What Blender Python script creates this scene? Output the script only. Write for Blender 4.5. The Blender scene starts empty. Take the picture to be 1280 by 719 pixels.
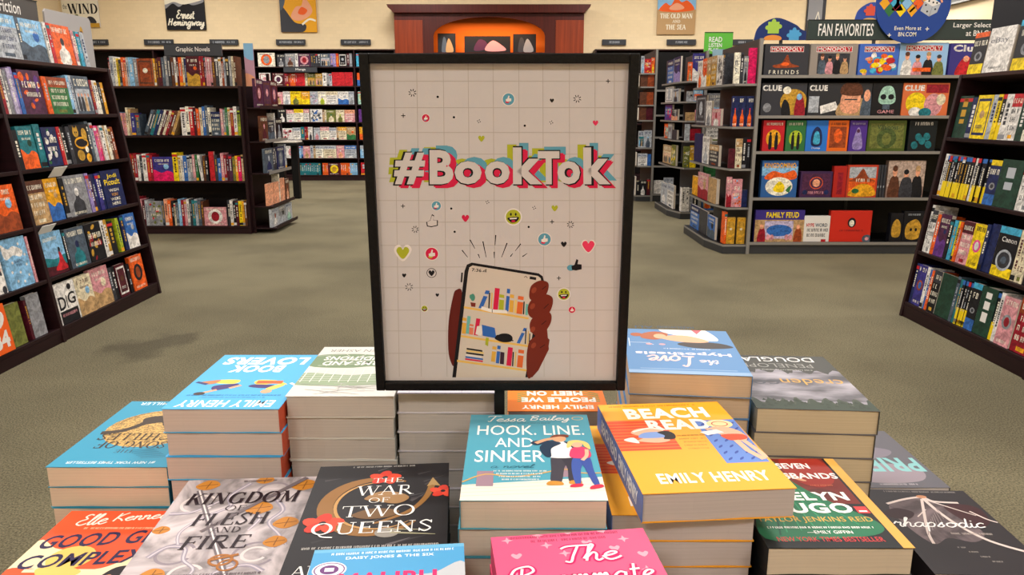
import bpy, bmesh, math, random, re
from mathutils import Matrix, Vector, Euler
from math import sin, cos, pi, radians as R
SC = bpy.context.scene
COL = SC.collection
# ---------------------------------------------------------------- camera, light, exposure
cd = bpy.data.cameras.new('camera'); cam = bpy.data.objects.new('camera', cd); COL.objects.link(cam)
cd.sensor_width = 36; cd.lens = 950/1280*36; cd.clip_start = 0.02; cd.clip_end = 60
cam.location = (0, 0, 1.3); cam.rotation_euler = (pi/2-math.atan(218/950), 0, 0)
SC.camera = cam
SC.view_settings.view_transform = 'Standard'; SC.view_settings.look = 'None'
SC.view_settings.exposure = 0.0; SC.view_settings.gamma = 1; SC.view_settings.use_curve_mapping = False
w = bpy.data.worlds.new('world'); SC.world = w; w.use_nodes = True
w.node_tree.nodes['Background'].inputs[0].default_value = (1, .9, .8, 1)
w.node_tree.nodes['Background'].inputs[1].default_value = 0.12
CEIL = 4.3
LAMPS = []
for ly in (-2.5, 1.2, 5.2, 9.2, 13.0):
    for lx in (-6.0, -1.9, 2.2, 6.2):
        e = {-2.5: 90, 1.2: 90, 5.2: 85, 9.2: 85, 13.0: 135}[ly]
        l = bpy.data.lights.new('ceiling_light', 'AREA'); l.shape = 'RECTANGLE'; l.size = 1.2; l.size_y = .6
        l.energy = e; l.color = (1, .965, .95)
        o = bpy.data.objects.new('ceiling_area_light', l); o.location = (lx, ly, CEIL-.07); COL.objects.link(o)
        LAMPS.append((lx, ly))
l = bpy.data.lights.new('niche_lamp', 'AREA'); l.shape = 'RECTANGLE'; l.size = 1.6; l.size_y = .12; l.energy = 30; l.color = (1, .5, .16)
o = bpy.data.objects.new('niche_lamp', l); o.location = (-.42, 15.12, 3.02); COL.objects.link(o)

# ---------------------------------------------------------------- materials
def lin(h):
    h = h.lstrip('#'); v = [int(h[i:i+2], 16)/255 for i in (0, 2, 4)]
    return tuple(((a+.055)/1.055)**2.4 if a > .04045 else a/12.92 for a in v)+(1,)
MC = {}
def M(hexc, rough=.45, metal=0, kind='plain'):
    k = (hexc, rough, metal, kind)
    if k in MC: return MC[k]
    m = bpy.data.materials.new(f'{kind}_{hexc}'); m.use_nodes = True; MC[k] = m
    nt = m.node_tree; b = nt.nodes['Principled BSDF']; c = lin(hexc)
    b.inputs['Base Color'].default_value = c; b.inputs['Roughness'].default_value = rough; b.inputs['Metallic'].default_value = metal
    def N(t, **kw):
        n = nt.nodes.new(t)
        for a, v in kw.items(): n.inputs[a].default_value = v
        return n
    L = nt.links.new
    b.inputs['Specular IOR Level'].default_value = .22
    if kind == 'plain': return m
    tc = N('ShaderNodeTexCoord'); mp = N('ShaderNodeMapping'); L(tc.outputs['Object'], mp.inputs[0])
    ns = N('ShaderNodeTexNoise'); L(mp.outputs[0], ns.inputs[0])
    rp = N('ShaderNodeValToRGB'); L(ns.outputs[0], rp.inputs[0]); L(rp.outputs[0], b.inputs['Base Color'])
    def ramp(lo, hi, p0=.3, p1=.7):
        e = rp.color_ramp.elements; e[0].position = p0; e[1].position = p1
        e[0].color = tuple(x*lo for x in c[:3])+(1,); e[1].color = tuple(min(1, x*hi) for x in c[:3])+(1,)
    if kind == 'pages':
        mp.inputs['Scale'].default_value = (2, 2, 900); ns.inputs['Scale'].default_value = 1; ns.inputs['Detail'].default_value = 3; ramp(.9, 1.04)
    elif kind == 'mottle':
        ns.inputs['Scale'].default_value = 34; ns.inputs['Detail'].default_value = 4; ns.inputs['Distortion'].default_value = 1.2; ramp(.62, 1.3, .35, .65)
    elif kind == 'wood':
        mp.inputs['Scale'].default_value = (1.2, 1.2, 14) if metal == 0 else (1, 1, 1)
        mp.inputs['Rotation'].default_value = (0, 0, 0); ns.inputs['Scale'].default_value = 3; ns.inputs['Detail'].default_value = 6; ramp(.7, 1.25)
    elif kind == 'grain':
        mp.inputs['Scale'].default_value = (26, 26, 1.0); ns.inputs['Scale'].default_value = 1.5; ns.inputs['Detail'].default_value = 5; ramp(.72, 1.25)
    elif kind == 'carpet':
        ns.inputs['Scale'].default_value = 150; ns.inputs['Detail'].default_value = 4; ramp(.45, 1.6)
        n2 = N('ShaderNodeTexNoise', Scale=1.1, Detail=6.0); L(tc.outputs['Object'], n2.inputs[0])
        r2 = N('ShaderNodeValToRGB'); L(n2.outputs[0], r2.inputs[0]); r2.color_ramp.elements[0].position = .34; r2.color_ramp.elements[1].position = .6
        r2.color_ramp.elements[0].color = (.74, .74, .74, 1); r2.color_ramp.elements[1].color = (1.05, 1.05, 1.05, 1)
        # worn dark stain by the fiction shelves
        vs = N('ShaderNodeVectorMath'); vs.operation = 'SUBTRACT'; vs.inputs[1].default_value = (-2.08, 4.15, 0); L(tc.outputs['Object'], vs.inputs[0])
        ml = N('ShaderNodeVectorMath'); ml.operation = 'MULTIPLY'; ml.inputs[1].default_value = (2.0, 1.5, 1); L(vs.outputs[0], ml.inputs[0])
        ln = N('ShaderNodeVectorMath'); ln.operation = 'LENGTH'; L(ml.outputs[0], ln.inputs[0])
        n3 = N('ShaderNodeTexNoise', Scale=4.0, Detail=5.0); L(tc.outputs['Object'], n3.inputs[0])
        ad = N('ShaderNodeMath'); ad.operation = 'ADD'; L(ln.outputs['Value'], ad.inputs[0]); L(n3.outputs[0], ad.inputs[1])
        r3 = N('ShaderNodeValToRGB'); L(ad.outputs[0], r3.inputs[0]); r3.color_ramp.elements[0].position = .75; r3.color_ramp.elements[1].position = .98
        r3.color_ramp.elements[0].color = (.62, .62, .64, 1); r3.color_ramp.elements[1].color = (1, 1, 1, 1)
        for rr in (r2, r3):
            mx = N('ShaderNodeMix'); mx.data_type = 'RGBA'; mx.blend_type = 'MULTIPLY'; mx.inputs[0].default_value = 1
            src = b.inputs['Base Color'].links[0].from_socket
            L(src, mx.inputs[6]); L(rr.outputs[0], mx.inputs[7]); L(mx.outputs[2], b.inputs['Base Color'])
        bp = N('ShaderNodeBump', Strength=.6, Distance=.01); L(ns.outputs[0], bp.inputs['Height']); L(bp.outputs[0], b.inputs['Normal'])
    elif kind == 'wallpaper':
        br = N('ShaderNodeTexBrick', Scale=4.0); br.inputs['Mortar Size'].default_value = .012
        mp.inputs['Rotation'].default_value = (pi/2, 0, 0); L(mp.outputs[0], br.inputs[0])
        br.inputs['Color1'].default_value = c; br.inputs['Color2'].default_value = tuple(x*.95 for x in c[:3])+(1,)
        br.inputs['Mortar'].default_value = tuple(x*.93 for x in c[:3])+(1,); L(br.outputs[0], b.inputs['Base Color'])
    elif kind == 'speckle':
        ns.inputs['Scale'].default_value = 260; ramp(.6, 1.6)
        bp = N('ShaderNodeBump', Strength=.35, Distance=.002); L(ns.outputs[0], bp.inputs['Height']); L(bp.outputs[0], b.inputs['Normal'])
    elif kind == 'marble':
        ns.inputs['Scale'].default_value = 14; ns.inputs['Detail'].default_value = 7; ns.inputs['Distortion'].default_value = 2.5; ramp(.45, 1.25, .35, .62)
    elif kind == 'glitter':
        ns.inputs['Scale'].default_value = 420; ramp(.55, 1.5, .4, .6)
    elif kind == 'fog':
        mp.inputs['Scale'].default_value = (4, 10, 1); ns.inputs['Scale'].default_value = 3; ns.inputs['Detail'].default_value = 6; ramp(.25, 1.5, .4, .66)
    elif kind == 'emit':
        b.inputs['Emission Color'].default_value = c; b.inputs['Emission Strength'].default_value = rough*10
    return m
PAL = dict(white='d8d4ce', cream='d3c7a8', ivory='e2dcc8', grey='85868a', silver='a8adb3', slate='4a5663', charcoal='33343a', black='15151a',
  red='b81f28', crimson='8e1626', maroon='4c1420', pink='d64a86', rose='c98a90', magenta='d4145a', orange='dd5a1c', peach='dd9a78', amber='d99a1c',
  yellow='e3c414', gold='b98d2e', lime='a5b52a', olive='6a6f35', green='2f6b3c', forest='1b3a2c', mint='9cc4b0', teal='1e6f78', cyan='3f9fc0',
  sky='7fb0d4', blue='2f62a8', navy='1b2550', indigo='35307a', purple='5b2f78', violet='8f7fb5', lavender='b3a8c4', brown='5a3422', tan='b08e62', rust='8f3f1c', plum='4a2340')
def P(c): return PAL.get(c, c)
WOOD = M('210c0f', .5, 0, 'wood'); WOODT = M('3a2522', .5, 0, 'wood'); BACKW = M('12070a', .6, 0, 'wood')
PAGES = M('cfc6c0', .8, 0, 'pages'); PAGES2 = M('d2c0aa', .8, 0, 'pages'); PAGEP = M('cfc4b4', .8)
METAL = M('3b3c3e', .45, .3); METALL = M('8a8782', .4, .3); BLACKM = M('0c0c0d', .5)

# ---------------------------------------------------------------- mesh helpers
class MB:
    def __init__(s): s.v = []; s.f = []; s.m = []; s.mats = []
    def mi(s, m):
        if m not in s.mats: s.mats.append(m)
        return s.mats.index(m)
    def face(s, pts, m):
        i = len(s.v); s.v += [tuple(p) for p in pts]; s.f.append(tuple(range(i, i+len(pts)))); s.m.append(s.mi(m))
    def box(s, x0, x1, y0, y1, z0, z1, m, mf=None, T=None):
        i = len(s.v); c = [(x, y, z) for z in (z0, z1) for y in (y0, y1) for x in (x0, x1)]
        if T: c = [tuple(T @ Vector(p)) for p in c]
        s.v += c; k = s.mi(m); kf = s.mi(mf) if mf else k
        for q, mm in (((0, 2, 3, 1), k), ((4, 5, 7, 6), k), ((0, 1, 5, 4), kf), ((2, 6, 7, 3), k), ((0, 4, 6, 2), k), ((1, 3, 7, 5), k)):
            s.f.append(tuple(i+a for a in q)); s.m.append(mm)
        return s
    def prism(s, pts, axis, a0, a1, m, mc=None):
        def mk(p, a): return {'z': (p[0], p[1], a), 'y': (p[0], a, p[1]), 'x': (a, p[0], p[1])}[axis]
        i = len(s.v); n = len(pts); s.v += [mk(p, a0) for p in pts]+[mk(p, a1) for p in pts]; k = s.mi(m); kc = s.mi(mc) if mc else k
        s.f.append(tuple(range(i+n-1, i-1, -1))); s.m.append(k); s.f.append(tuple(range(i+n, i+2*n))); s.m.append(kc)
        for j in range(n):
            s.f.append((i+j, i+(j+1) % n, i+n+(j+1) % n, i+n+j)); s.m.append(k)
        return s
    def lathe(s, prof, m, n=20, c=(0, 0, 0)):
        i = len(s.v); k = s.mi(m); q = len(prof)
        for a in range(n):
            t = 2*pi*a/n
            s.v += [(c[0]+r*cos(t), c[1]+r*sin(t), c[2]+z) for r, z in prof]
        for a in range(n):
            b = (a+1) % n
            for j in range(q-1): s.f.append((i+a*q+j, i+b*q+j, i+b*q+j+1, i+a*q+j+1)); s.m.append(k)
        return s
    def build(s, name, parent=None, bevel=0):
        me = bpy.data.meshes.new(name); me.from_pydata(s.v, [], s.f)
        for m in s.mats: me.materials.append(m)
        me.polygons.foreach_set('material_index', s.m)
        bm = bmesh.new(); bm.from_mesh(me); bmesh.ops.recalc_face_normals(bm, faces=bm.faces) if not getattr(s, 'flat', 0) else None
        bm.to_mesh(me); bm.free()
        o = bpy.data.objects.new(name, me); COL.objects.link(o)
        if parent: o.parent = parent
        if bevel:
            b = o.modifiers.new('bevel', 'BEVEL'); b.width = bevel; b.segments = 2; b.limit_method = 'ANGLE'
        return o
def tag(o, label=None, cat=None, group=None, kind=None):
    if label: o['label'] = label
    if cat: o['category'] = cat
    if group: o['group'] = group
    if kind: o['kind'] = kind
    return o
def empty(name, mat, label, cat, group=None):
    o = bpy.data.objects.new(name, None); o.empty_display_size = .05; COL.objects.link(o)
    o.matrix_world = mat if isinstance(mat, Matrix) else Matrix.Translation(mat)
    return tag(o, label, cat, group)
def TR(x, y, z): return Matrix.Translation((x, y, z))
def RZ(a): return Matrix.Rotation(R(a), 4, 'Z')
def RX(a): return Matrix.Rotation(R(a), 4, 'X')
def RY(a): return Matrix.Rotation(R(a), 4, 'Y')

# ---------------------------------------------------------------- lettering
TC = {}
def textpoly(s, bold=0.0, fill=True):
    k = (s, bold)
    if k in TC: return TC[k]
    cu = bpy.data.curves.new('lettering', 'FONT'); cu.body = s; cu.offset = bold; cu.resolution_u = 3; cu.size = 1; cu.space_character = 1+bold*2.2
    ob = bpy.data.objects.new('lettering', cu); me = bpy.data.meshes.new_from_object(ob)
    v = [(a.co.x, a.co.y) for a in me.vertices]; f = [tuple(p.vertices) for p in me.polygons]
    bpy.data.objects.remove(ob); bpy.data.meshes.remove(me); bpy.data.curves.remove(cu)
    TC[k] = (v, f); return TC[k]
SER = {  # l: line, o: arc, s: serif, c: curve
 'A': (1.0, 'l .06 0 .47 1 t;l .5 1 .9 0 T;l .2 .36 .74 .36 t;s .06 0;s .9 0'), 'C': (.95, 'o .5 .5 .4 .48 50 310;l .78 .98 .78 .7 t'),
 'D': (1.0, 'l .2 0 .2 1 T;o .35 .5 .52 .48 -90 90;l .1 .98 .4 .98 t;l .1 .02 .4 .02 t'), 'E': (.82, 'l .2 0 .2 1 T;l .1 .98 .72 .98 t;l .1 .02 .76 .02 t;l .2 .52 .58 .52 t;l .72 1 .72 .8 t;l .76 0 .76 .22 t;l .58 .62 .58 .42 t'),
 'F': (.76, 'l .2 0 .2 1 T;l .1 .98 .72 .98 t;l .2 .52 .58 .52 t;l .72 1 .72 .8 t;l .58 .62 .58 .42 t;s .2 0'), 'G': (1.0, 'o .5 .5 .4 .48 50 330;l .82 .05 .82 .42 T;s .82 .42;l .78 .98 .78 .72 t'),
 'H': (1.02, 'l .2 0 .2 1 T;l .8 0 .8 1 T;l .2 .5 .8 .5 t;s .2 0;s .2 1;s .8 0;s .8 1'), 'I': (.42, 'l .2 0 .2 1 T;s .2 0;s .2 1'), 'J': (.5, 'l .3 .1 .3 1 T;s .3 1;c .3 .1 .2 -.15 .02 -.15'),
 'K': (.98, 'l .2 0 .2 1 T;l .8 1 .25 .45 t;l .4 .6 .85 0 T;s .2 0;s .2 1;s .8 1;s .87 0'), 'L': (.78, 'l .2 0 .2 1 T;l .1 .02 .72 .02 t;l .72 0 .72 .25 t;s .2 1'),
 'M': (1.2, 'l .18 0 .22 1 t;l .22 1 .6 .05 T;l .6 .05 .98 1 t;l .98 0 .98 1 T;s .18 0;s .98 0;s .2 1;s 1 1'), 'N': (1.04, 'l .18 0 .18 1 t;l .2 1 .84 0 T;l .84 0 .84 1 t;s .18 0;s .16 1;s .84 1'),
 'O': (1.02, 'o .5 .5 .42 .48 0 360'), 'Q': (1.05, 'o .5 .5 .42 .48 0 360;c .4 .05 .6 -.2 1.1 -.28'), 'R': (.96, 'l .2 0 .2 1 T;c .2 .98 .6 .96 .66 .75 .58 .55 .2 .5;l .42 .5 .85 0 T;s .2 0;s .12 1;s .88 0'),
 'S': (.74, 'c .66 .82 .4 .99 .14 .78 .38 .53 .62 .26 .36 .01 .1 .2;l .66 .98 .66 .72 t;l .1 .02 .1 .28 t'), 'T': (.88, 'l .43 0 .43 1 T;l .04 .98 .84 .98 t;l .04 1 .04 .78 t;l .84 1 .84 .78 t;s .43 0'),
 'U': (1.0, 'l .2 .3 .2 1 T;c .2 .35 .3 .05 .55 0 .78 .1 .82 .4;l .82 .3 .82 1 t;s .2 1;s .82 1'), 'W': (1.36, 'l .08 1 .4 0 T;l .4 0 .7 1 t;l .66 1 .96 0 T;l .96 0 1.26 1 t;s .08 1;s .68 1;s 1.26 1')}
CUR = {
 'a': (1.1, '.8 .9 .45 1 .12 .6 .2 .1 .5 .05 .8 .6 .82 .95 .8 .3 .95 0 1.15 .3'), 'c': (.8, '.75 .85 .45 1 .1 .55 .3 0 .8 .2'), 'd': (1.1, '.75 .85 .4 1 .1 .5 .3 0 .7 .3 .85 2 .8 .3 1 0 1.15 .2'),
 'e': (.95, '0 .4 .5 .6 .75 .85 .5 1 .2 .75 .15 .3 .45 0 .8 .15 1 .35'), 'h': (.95, '0 .3 .35 1.5 .45 2 .25 1.9 .15 0;.15 .4 .45 1 .65 .8 .65 .2 .8 0 1 .2'), 'i': (.5, '.1 .8 .15 .9 .15 .2 .35 0 .55 .25;.15 1.4 .2 1.5'),
 'k': (.85, '0 .3 .35 1.5 .35 2 .15 1.8 .15 0;.2 .5 .6 1 .4 .6 .7 0 .9 .2'), 'l': (.5, '0 .3 .35 1.5 .35 2 .15 1.7 .15 .2 .35 0 .55 .25'), 'm': (1.25, '0 .7 .15 1 .2 0;.2 .5 .45 1 .55 .7 .55 0;.55 .5 .8 1 .92 .7 .92 .2 1.1 0 1.3 .3'),
 'n': (.95, '0 .8 .15 1 .15 0;.15 .5 .45 1 .65 .75 .65 .2 .85 0 1 .25'), 'o': (1.05, '.5 1 .15 .75 .15 .25 .5 0 .85 .3 .85 .75 .5 1 .75 .8 1.1 .85'), 'p': (.95, '.15 1 .1 -1;.1 .6 .45 1 .75 .7 .6 .1 .15 .1'),
 'r': (.8, '0 .6 .2 1.1 .35 .9 .6 .95 .55 .3 .7 0 .9 .2'), 's': (.75, '0 .1 .4 .9 .5 1.05 .45 .7 .6 .3 .35 0 .05 .1'), 't': (.7, '.3 1.7 .25 .4 .4 0 .7 .15;0 1.15 .65 1.2'), 'v': (.85, '0 .9 .15 1 .35 0 .7 1 .9 .9'),
 'y': (.95, '.05 1 .15 .3 .5 .1 .75 .9 .75 -.6 .4 -1 .2 -.6 1 .2'), 'g': (1.0, '.75 .9 .4 1 .1 .5 .35 .05 .75 .5 .8 1 .75 -.6 .4 -1 .15 -.6 1 .2'), 'w': (1.2, '0 .9 .12 1 .3 0 .6 .8 .75 0 1.05 1 1.2 .9'), 'H': (1.3, '.3 2 .2 0;1 2 .9 0;.2 1 1 1.1'),
 'B': (1.3, '.3 2 .2 0;0 1.7 .6 2.1 1 1.7 .4 1.1 1 .8 .9 .1 .2 0'), 'E': (1.2, '1 1.8 .6 2 .3 1.6 .7 1.15 .2 .8 .1 .3 .6 0 1.1 .3'),
 'K': (1.3, '.3 2 .2 0;1.1 2 .3 1 .8 .5 1.2 0'), 'L': (1.2, '.9 1.8 .6 2 .4 1.5 .4 .3 .1 .05 .5 .1 1.1 0'), 'R': (1.55, '.5 1.9 .4 0;-.2 1.3 .1 1.9 .9 2.1 1.2 1.6 .5 1.1 .9 .6 1.3 0 1.6 .2'),
 'T': (1.15, '-.1 1.7 .3 2 1.5 2;.8 2 .6 .8 .5 0 .2 .1'), ' ': (.7, '')}
def cat(pts, n=5, closed=False):
    if len(pts) < 3: return list(pts)
    out = []; q = len(pts); r = range(q) if closed else range(q-1)
    for i in r:
        p0 = pts[(i-1) % q] if closed or i else pts[0]; p1 = pts[i]; p2 = pts[(i+1) % q]; p3 = pts[(i+2) % q] if closed or i+2 < q else pts[-1]
        for k in range(n):
            t = k/n
            out.append(tuple(.5*(2*b+(c-a)*t+(2*a-5*b+4*c-d)*t*t+(3*b-a-3*c+d)*t**3) for a, b, c, d in zip(p0, p1, p2, p3)))
    if not closed: out.append(tuple(pts[-1]))
    return out
def nums(s): a = [float(x) for x in s.split()]; return list(zip(a[::2], a[1::2]))

class Art:
    """flat printed shapes on a surface: origin O, unit axes U (right) and V (up) as the reader sees them; 100 units = width w"""
    def __init__(s, O, U, V, w, h, eps=.00006, fn=None, vf=False):
        s.O = Vector(O); s.U = Vector(U); s.V = Vector(V); s.N = s.U.cross(s.V); s.k = w/100; s.w = w; s.h = h; s.H = h/w*100; s.e = eps; s.l = 1; s.bx = []; s.kd = 'plain'; s.fn = fn; s.vf = vf; s.mb = MB(); s.mb.flat = 1; s.rg = .5
    def P(s, x, y):
        if s.fn: x, y = s.fn(x, y)
        if s.vf: y = s.H-y
        return s.O+s.U*(x*s.k)+s.V*(y*s.k)+s.N*(s.e*s.l)
    def lay(s, pts):
        """the next free print layer above whatever these points would cover"""
        if s.fn: pts = [s.fn(*p) for p in pts]
        x0 = min(p[0] for p in pts); x1 = max(p[0] for p in pts); y0 = min(p[1] for p in pts); y1 = max(p[1] for p in pts)
        s.l = 1+max([b[4] for b in s.bx if b[0] < x1 and b[2] > x0 and b[1] < y1 and b[3] > y0], default=0)
        s.bx.append((x0, y0, x1, y1, s.l))
    def clip(s, pts):
        if s.fn: return pts
        for ax, lim, sg_ in ((0, 0, 1), (0, 100, -1), (1, 0, 1), (1, s.H, -1)):
            out = []
            for i, p in enumerate(pts):
                q = pts[i-1]; a, b = (q[ax]-lim)*sg_, (p[ax]-lim)*sg_
                if (a >= 0) != (b >= 0):
                    t = a/(a-b); out.append((q[0]+(p[0]-q[0])*t, q[1]+(p[1]-q[1])*t))
                if b >= 0: out.append(p)
            pts = out
            if len(pts) < 3: return []
        return pts
    def mat(s, c): return c if not isinstance(c, str) else M(P(c), s.rg, 0, s.kd)
    def poly(s, pts, c, up=True):
        if isinstance(pts, str): pts = nums(pts)
        a = sum(p[0]*q[1]-q[0]*p[1] for p, q in zip(pts, pts[1:]+pts[:1]))
        if (a < 0) != bool(s.fn): pts = pts[::-1]
        pts = s.clip(list(pts))
        if len(pts) < 3: return s
        if up: s.lay(pts)
        s.mb.face([s.P(*p) for p in pts], s.mat(c))
        return s
    def blob(s, pts, c, n=5):
        if isinstance(pts, str): pts = nums(pts)
        return s.poly(cat(pts, n, True), c)
    def rect(s, x0, y0, x1, y1, c): return s.poly([(x0, y0), (x1, y0), (x1, y1), (x0, y1)], c)
    def ell(s, cx, cy, rx, ry, c, rot=0, n=22, a0=0, a1=360):
        cr, sr = cos(R(rot)), sin(R(rot)); p = []
        m = n if a1-a0 >= 360 else n+1
        for i in range(m):
            t = R(a0+(a1-a0)*i/n); x, y = rx*cos(t), ry*sin(t); p.append((cx+x*cr-y*sr, cy+x*sr+y*cr))
        return s.poly(p, c)
    def line(s, pts, w, c, smooth=0, closed=False, w2=None, up=True):
        if isinstance(pts, str): pts = nums(pts)
        if smooth: pts = cat(pts, smooth, closed)
        n = len(pts); L, Rr = [], []
        for i, (x, y) in enumerate(pts):
            a = pts[(i-1) % n] if closed or i else pts[0]; b = pts[(i+1) % n] if closed or i < n-1 else pts[-1]
            dx, dy = b[0]-a[0], b[1]-a[1]; d = math.hypot(dx, dy) or 1
            ww = (w if not callable(w) else w(i/(n-1)))/2
            if w2 is not None: ww = (w+(w2-w)*i/(n-1))/2
            L.append((x-dy/d*ww, y+dx/d*ww)); Rr.append((x+dy/d*ww, y-dx/d*ww))
        mt = s.mat(c)
        if up: s.lay(L+Rr)
        for i in range(n if closed else n-1):
            j = (i+1) % n; q = s.clip([Rr[i], Rr[j], L[j], L[i]])
            if len(q) < 3: continue
            if s.fn: q = q[::-1]
            s.mb.face([s.P(*p) for p in q], mt); s.l += .04
        if up and s.bx: s.bx[-1] = s.bx[-1][:4]+(s.l,)
        return s
    def ring(s, cx, cy, rx, ry, w, c, a0=0, a1=360, rot=0, n=26):
        cr, sr = cos(R(rot)), sin(R(rot)); full = a1-a0 >= 360; p = []
        for i in range(n if full else n+1):
            t = R(a0+(a1-a0)*i/n); x, y = rx*cos(t), ry*sin(t); p.append((cx+x*cr-y*sr, cy+x*sr+y*cr))
        return s.line(p, w, c, closed=full)
    def _fit(s, vs, box, shear, rot):
        xs = [p[0]+p[1]*shear for p in vs]; ys = [p[1] for p in vs]
        a, b, c, d = min(xs), max(xs), min(ys), max(ys); x0, y0, x1, y1 = box
        if s.vf: c, d = d, c
        def f(p):
            x = x0+(p[0]+p[1]*shear-a)/(b-a)*(x1-x0); y = y0+(p[1]-c)/((d-c) or 1)*(y1-y0)
            if rot:
                X, Y = x-(x0+x1)/2, y-(y0+y1)/2; x = (x0+x1)/2+X*cos(R(rot))-Y*sin(R(rot)); y = (y0+y1)/2+X*sin(R(rot))+Y*cos(R(rot))
            return (x, y)
        return f
    def text(s, t, x0, y0, x1, y1, c, bold=.0, shear=0, rot=0):
        v, f = textpoly(t, bold); g = s._fit(v, (x0, y0, x1, y1), shear, rot); mt = s.mat(c)
        gp = [g(p) for p in v]; s.lay(gp)
        i = len(s.mb.v); s.mb.v += [tuple(s.P(*p)) for p in gp]; k = s.mb.mi(mt)
        for q in f: s.mb.f.append(tuple(i+a for a in q)); s.mb.m.append(k)
        return s
    def serif(s, t, x0, y0, x1, y1, c, shear=0, rot=0, T=.13, th=.05, gap=.06):
        segs = []; x = 0
        for ch in t:
            if ch not in SER: x += .45; continue
            adv, d = SER[ch]
            for tok in d.split(';'):
                q = tok.split(); a = q[0]
                if a == 'l':
                    n = [float(z) for z in q[1:5]]; segs.append(([(x+n[0], n[1]), (x+n[2], n[3])], T if q[5] == 'T' else th))
                elif a == 's': segs.append(([(x+float(q[1])-.15, min(max(float(q[2]), .02), .98)), (x+float(q[1])+.15, min(max(float(q[2]), .02), .98))], th*.9))
                elif a == 'c': segs.append(([(x+u, v) for u, v in cat(nums(' '.join(q[1:])), 5)], (T+th)/2*.9))
                else:
                    n = [float(z) for z in q[1:]]; pp = []
                    for i in range(25):
                        an = R(n[4]+(n[5]-n[4])*i/24); pp.append((x+n[0]+n[2]*cos(an), n[1]+n[3]*sin(an)))
                    segs.append((pp, (lambda u, a0=n[4], a1=n[5]: th+(T-th)*abs(cos(R(a0+(a1-a0)*u))))))
            x += adv+gap
        g = s._fit([p for sg, _ in segs for p in sg], (x0, y0, x1, y1), shear, rot); sc = (y1-y0); s.lay([g(p) for sg, _ in segs for p in sg])
        for sg, w in segs: s.line([g(p) for p in sg], (lambda u, w=w: w(u)*sc) if callable(w) else w*sc, c, up=False); s.l += .1
        s.bx[-1] = s.bx[-1][:4]+(s.l,); return s
    def script(s, t, x0, y0, x1, y1, w, c, shear=.2, rot=0):
        segs = []; x = 0
        for ch in t:
            adv, d = CUR.get(ch, (.7, ''))
            for st in d.split(';'):
                if st.strip(): segs.append([(x+u, v) for u, v in cat(nums(st), 5)])
            x += adv
        g = s._fit([p for sg in segs for p in sg], (x0, y0, x1, y1), shear, rot)
        s.lay([g(p) for sg in segs for p in sg])
        for sg in segs: s.line([g(p) for p in sg], w, c, up=False); s.l += .1
        s.bx[-1] = s.bx[-1][:4]+(s.l,); return s
    def bars(s, x0, y0, x1, y1, c, rnd, n=None):
        """marks too small to read in the photograph"""
        mt = s.mat(c); x = x0; h = y1-y0; s.lay([(x0, y0), (x1, y1)])
        while x < x1-.3*h:
            k = rnd.random(); t = h*.16; w_ = h*rnd.uniform(.42, .62)
            if k < .14: x += h*.35; continue
            s.poly([(x, y0), (x+t, y0), (x+t, y1), (x, y1)], mt, False)
            if k < .75: s.poly([(x+w_-t, y0), (x+w_, y0), (x+w_, y1), (x+w_-t, y1)], mt, False)
            if k > .4: s.poly([(x+t, y1-t), (x+w_-t, y1-t), (x+w_-t, y1), (x+t, y1)], mt, False)
            if k > .6 or k < .3: yy = y0+h*rnd.choice([0, .42]); s.poly([(x+t, yy), (x+w_-t, yy), (x+w_-t, yy+t), (x+t, yy+t)], mt, False)
            x += w_+h*.2
        return s
    def build(s, name, parent, label=None):
        o = s.mb.build(name, parent); s.mb = MB(); s.mb.flat = 1
        if label: o['label'] = label
        return o

# ---------------------------------------------------------------- the setting
def struct(mb, name, bevel=0): return tag(mb.build(name, None, bevel), kind='structure')
X0, X1, Y0, Y1 = -8.8, 7.2, -4.0, 15.6
struct(MB().box(X0-.2, X1+.2, Y0-.2, Y1+.2, -.12, 0, M('726b54', .95, 0, 'carpet')), 'floor')
struct(MB().box(X0-.2, X1+.2, Y0-.2, Y1+.2, CEIL, CEIL+.12, M('d8cfbe', .9)), 'ceiling')
WP = M('e4cfa8', .85, 0, 'wallpaper')
struct(MB().box(X0, X1, Y1, Y1+.15, 0, CEIL, WP), 'wall_back')
struct(MB().box(X0-.15, X0, Y0, Y1, 0, CEIL, WP), 'wall_left')
struct(MB().box(X1, X1+.15, Y0, Y1, 0, CEIL, WP), 'wall_right')
struct(MB().box(X0, X1, Y0-.15, Y0, 0, CEIL, WP), 'wall_front')
for i, (lx, ly) in enumerate(LAMPS):
    L = empty('ceiling_light', (lx, ly, CEIL-.06), 'white rectangular ceiling light panel in the shop ceiling', 'ceiling light', 'ceiling light panels')
    MB().box(-.63, .63, -.33, -.3, 0, .06, M('e8e4da')).box(-.63, .63, .3, .33, 0, .06, M('e8e4da')).box(-.63, -.6, -.3, .3, 0, .06, M('e8e4da')).box(.6, .63, -.3, .3, 0, .06, M('e8e4da')).build('frame', L)
    MB().box(-.6, .6, -.3, .3, .03, .05, M('f4ecdc', .1, 0, 'emit')).build('diffuser', L)

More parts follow.
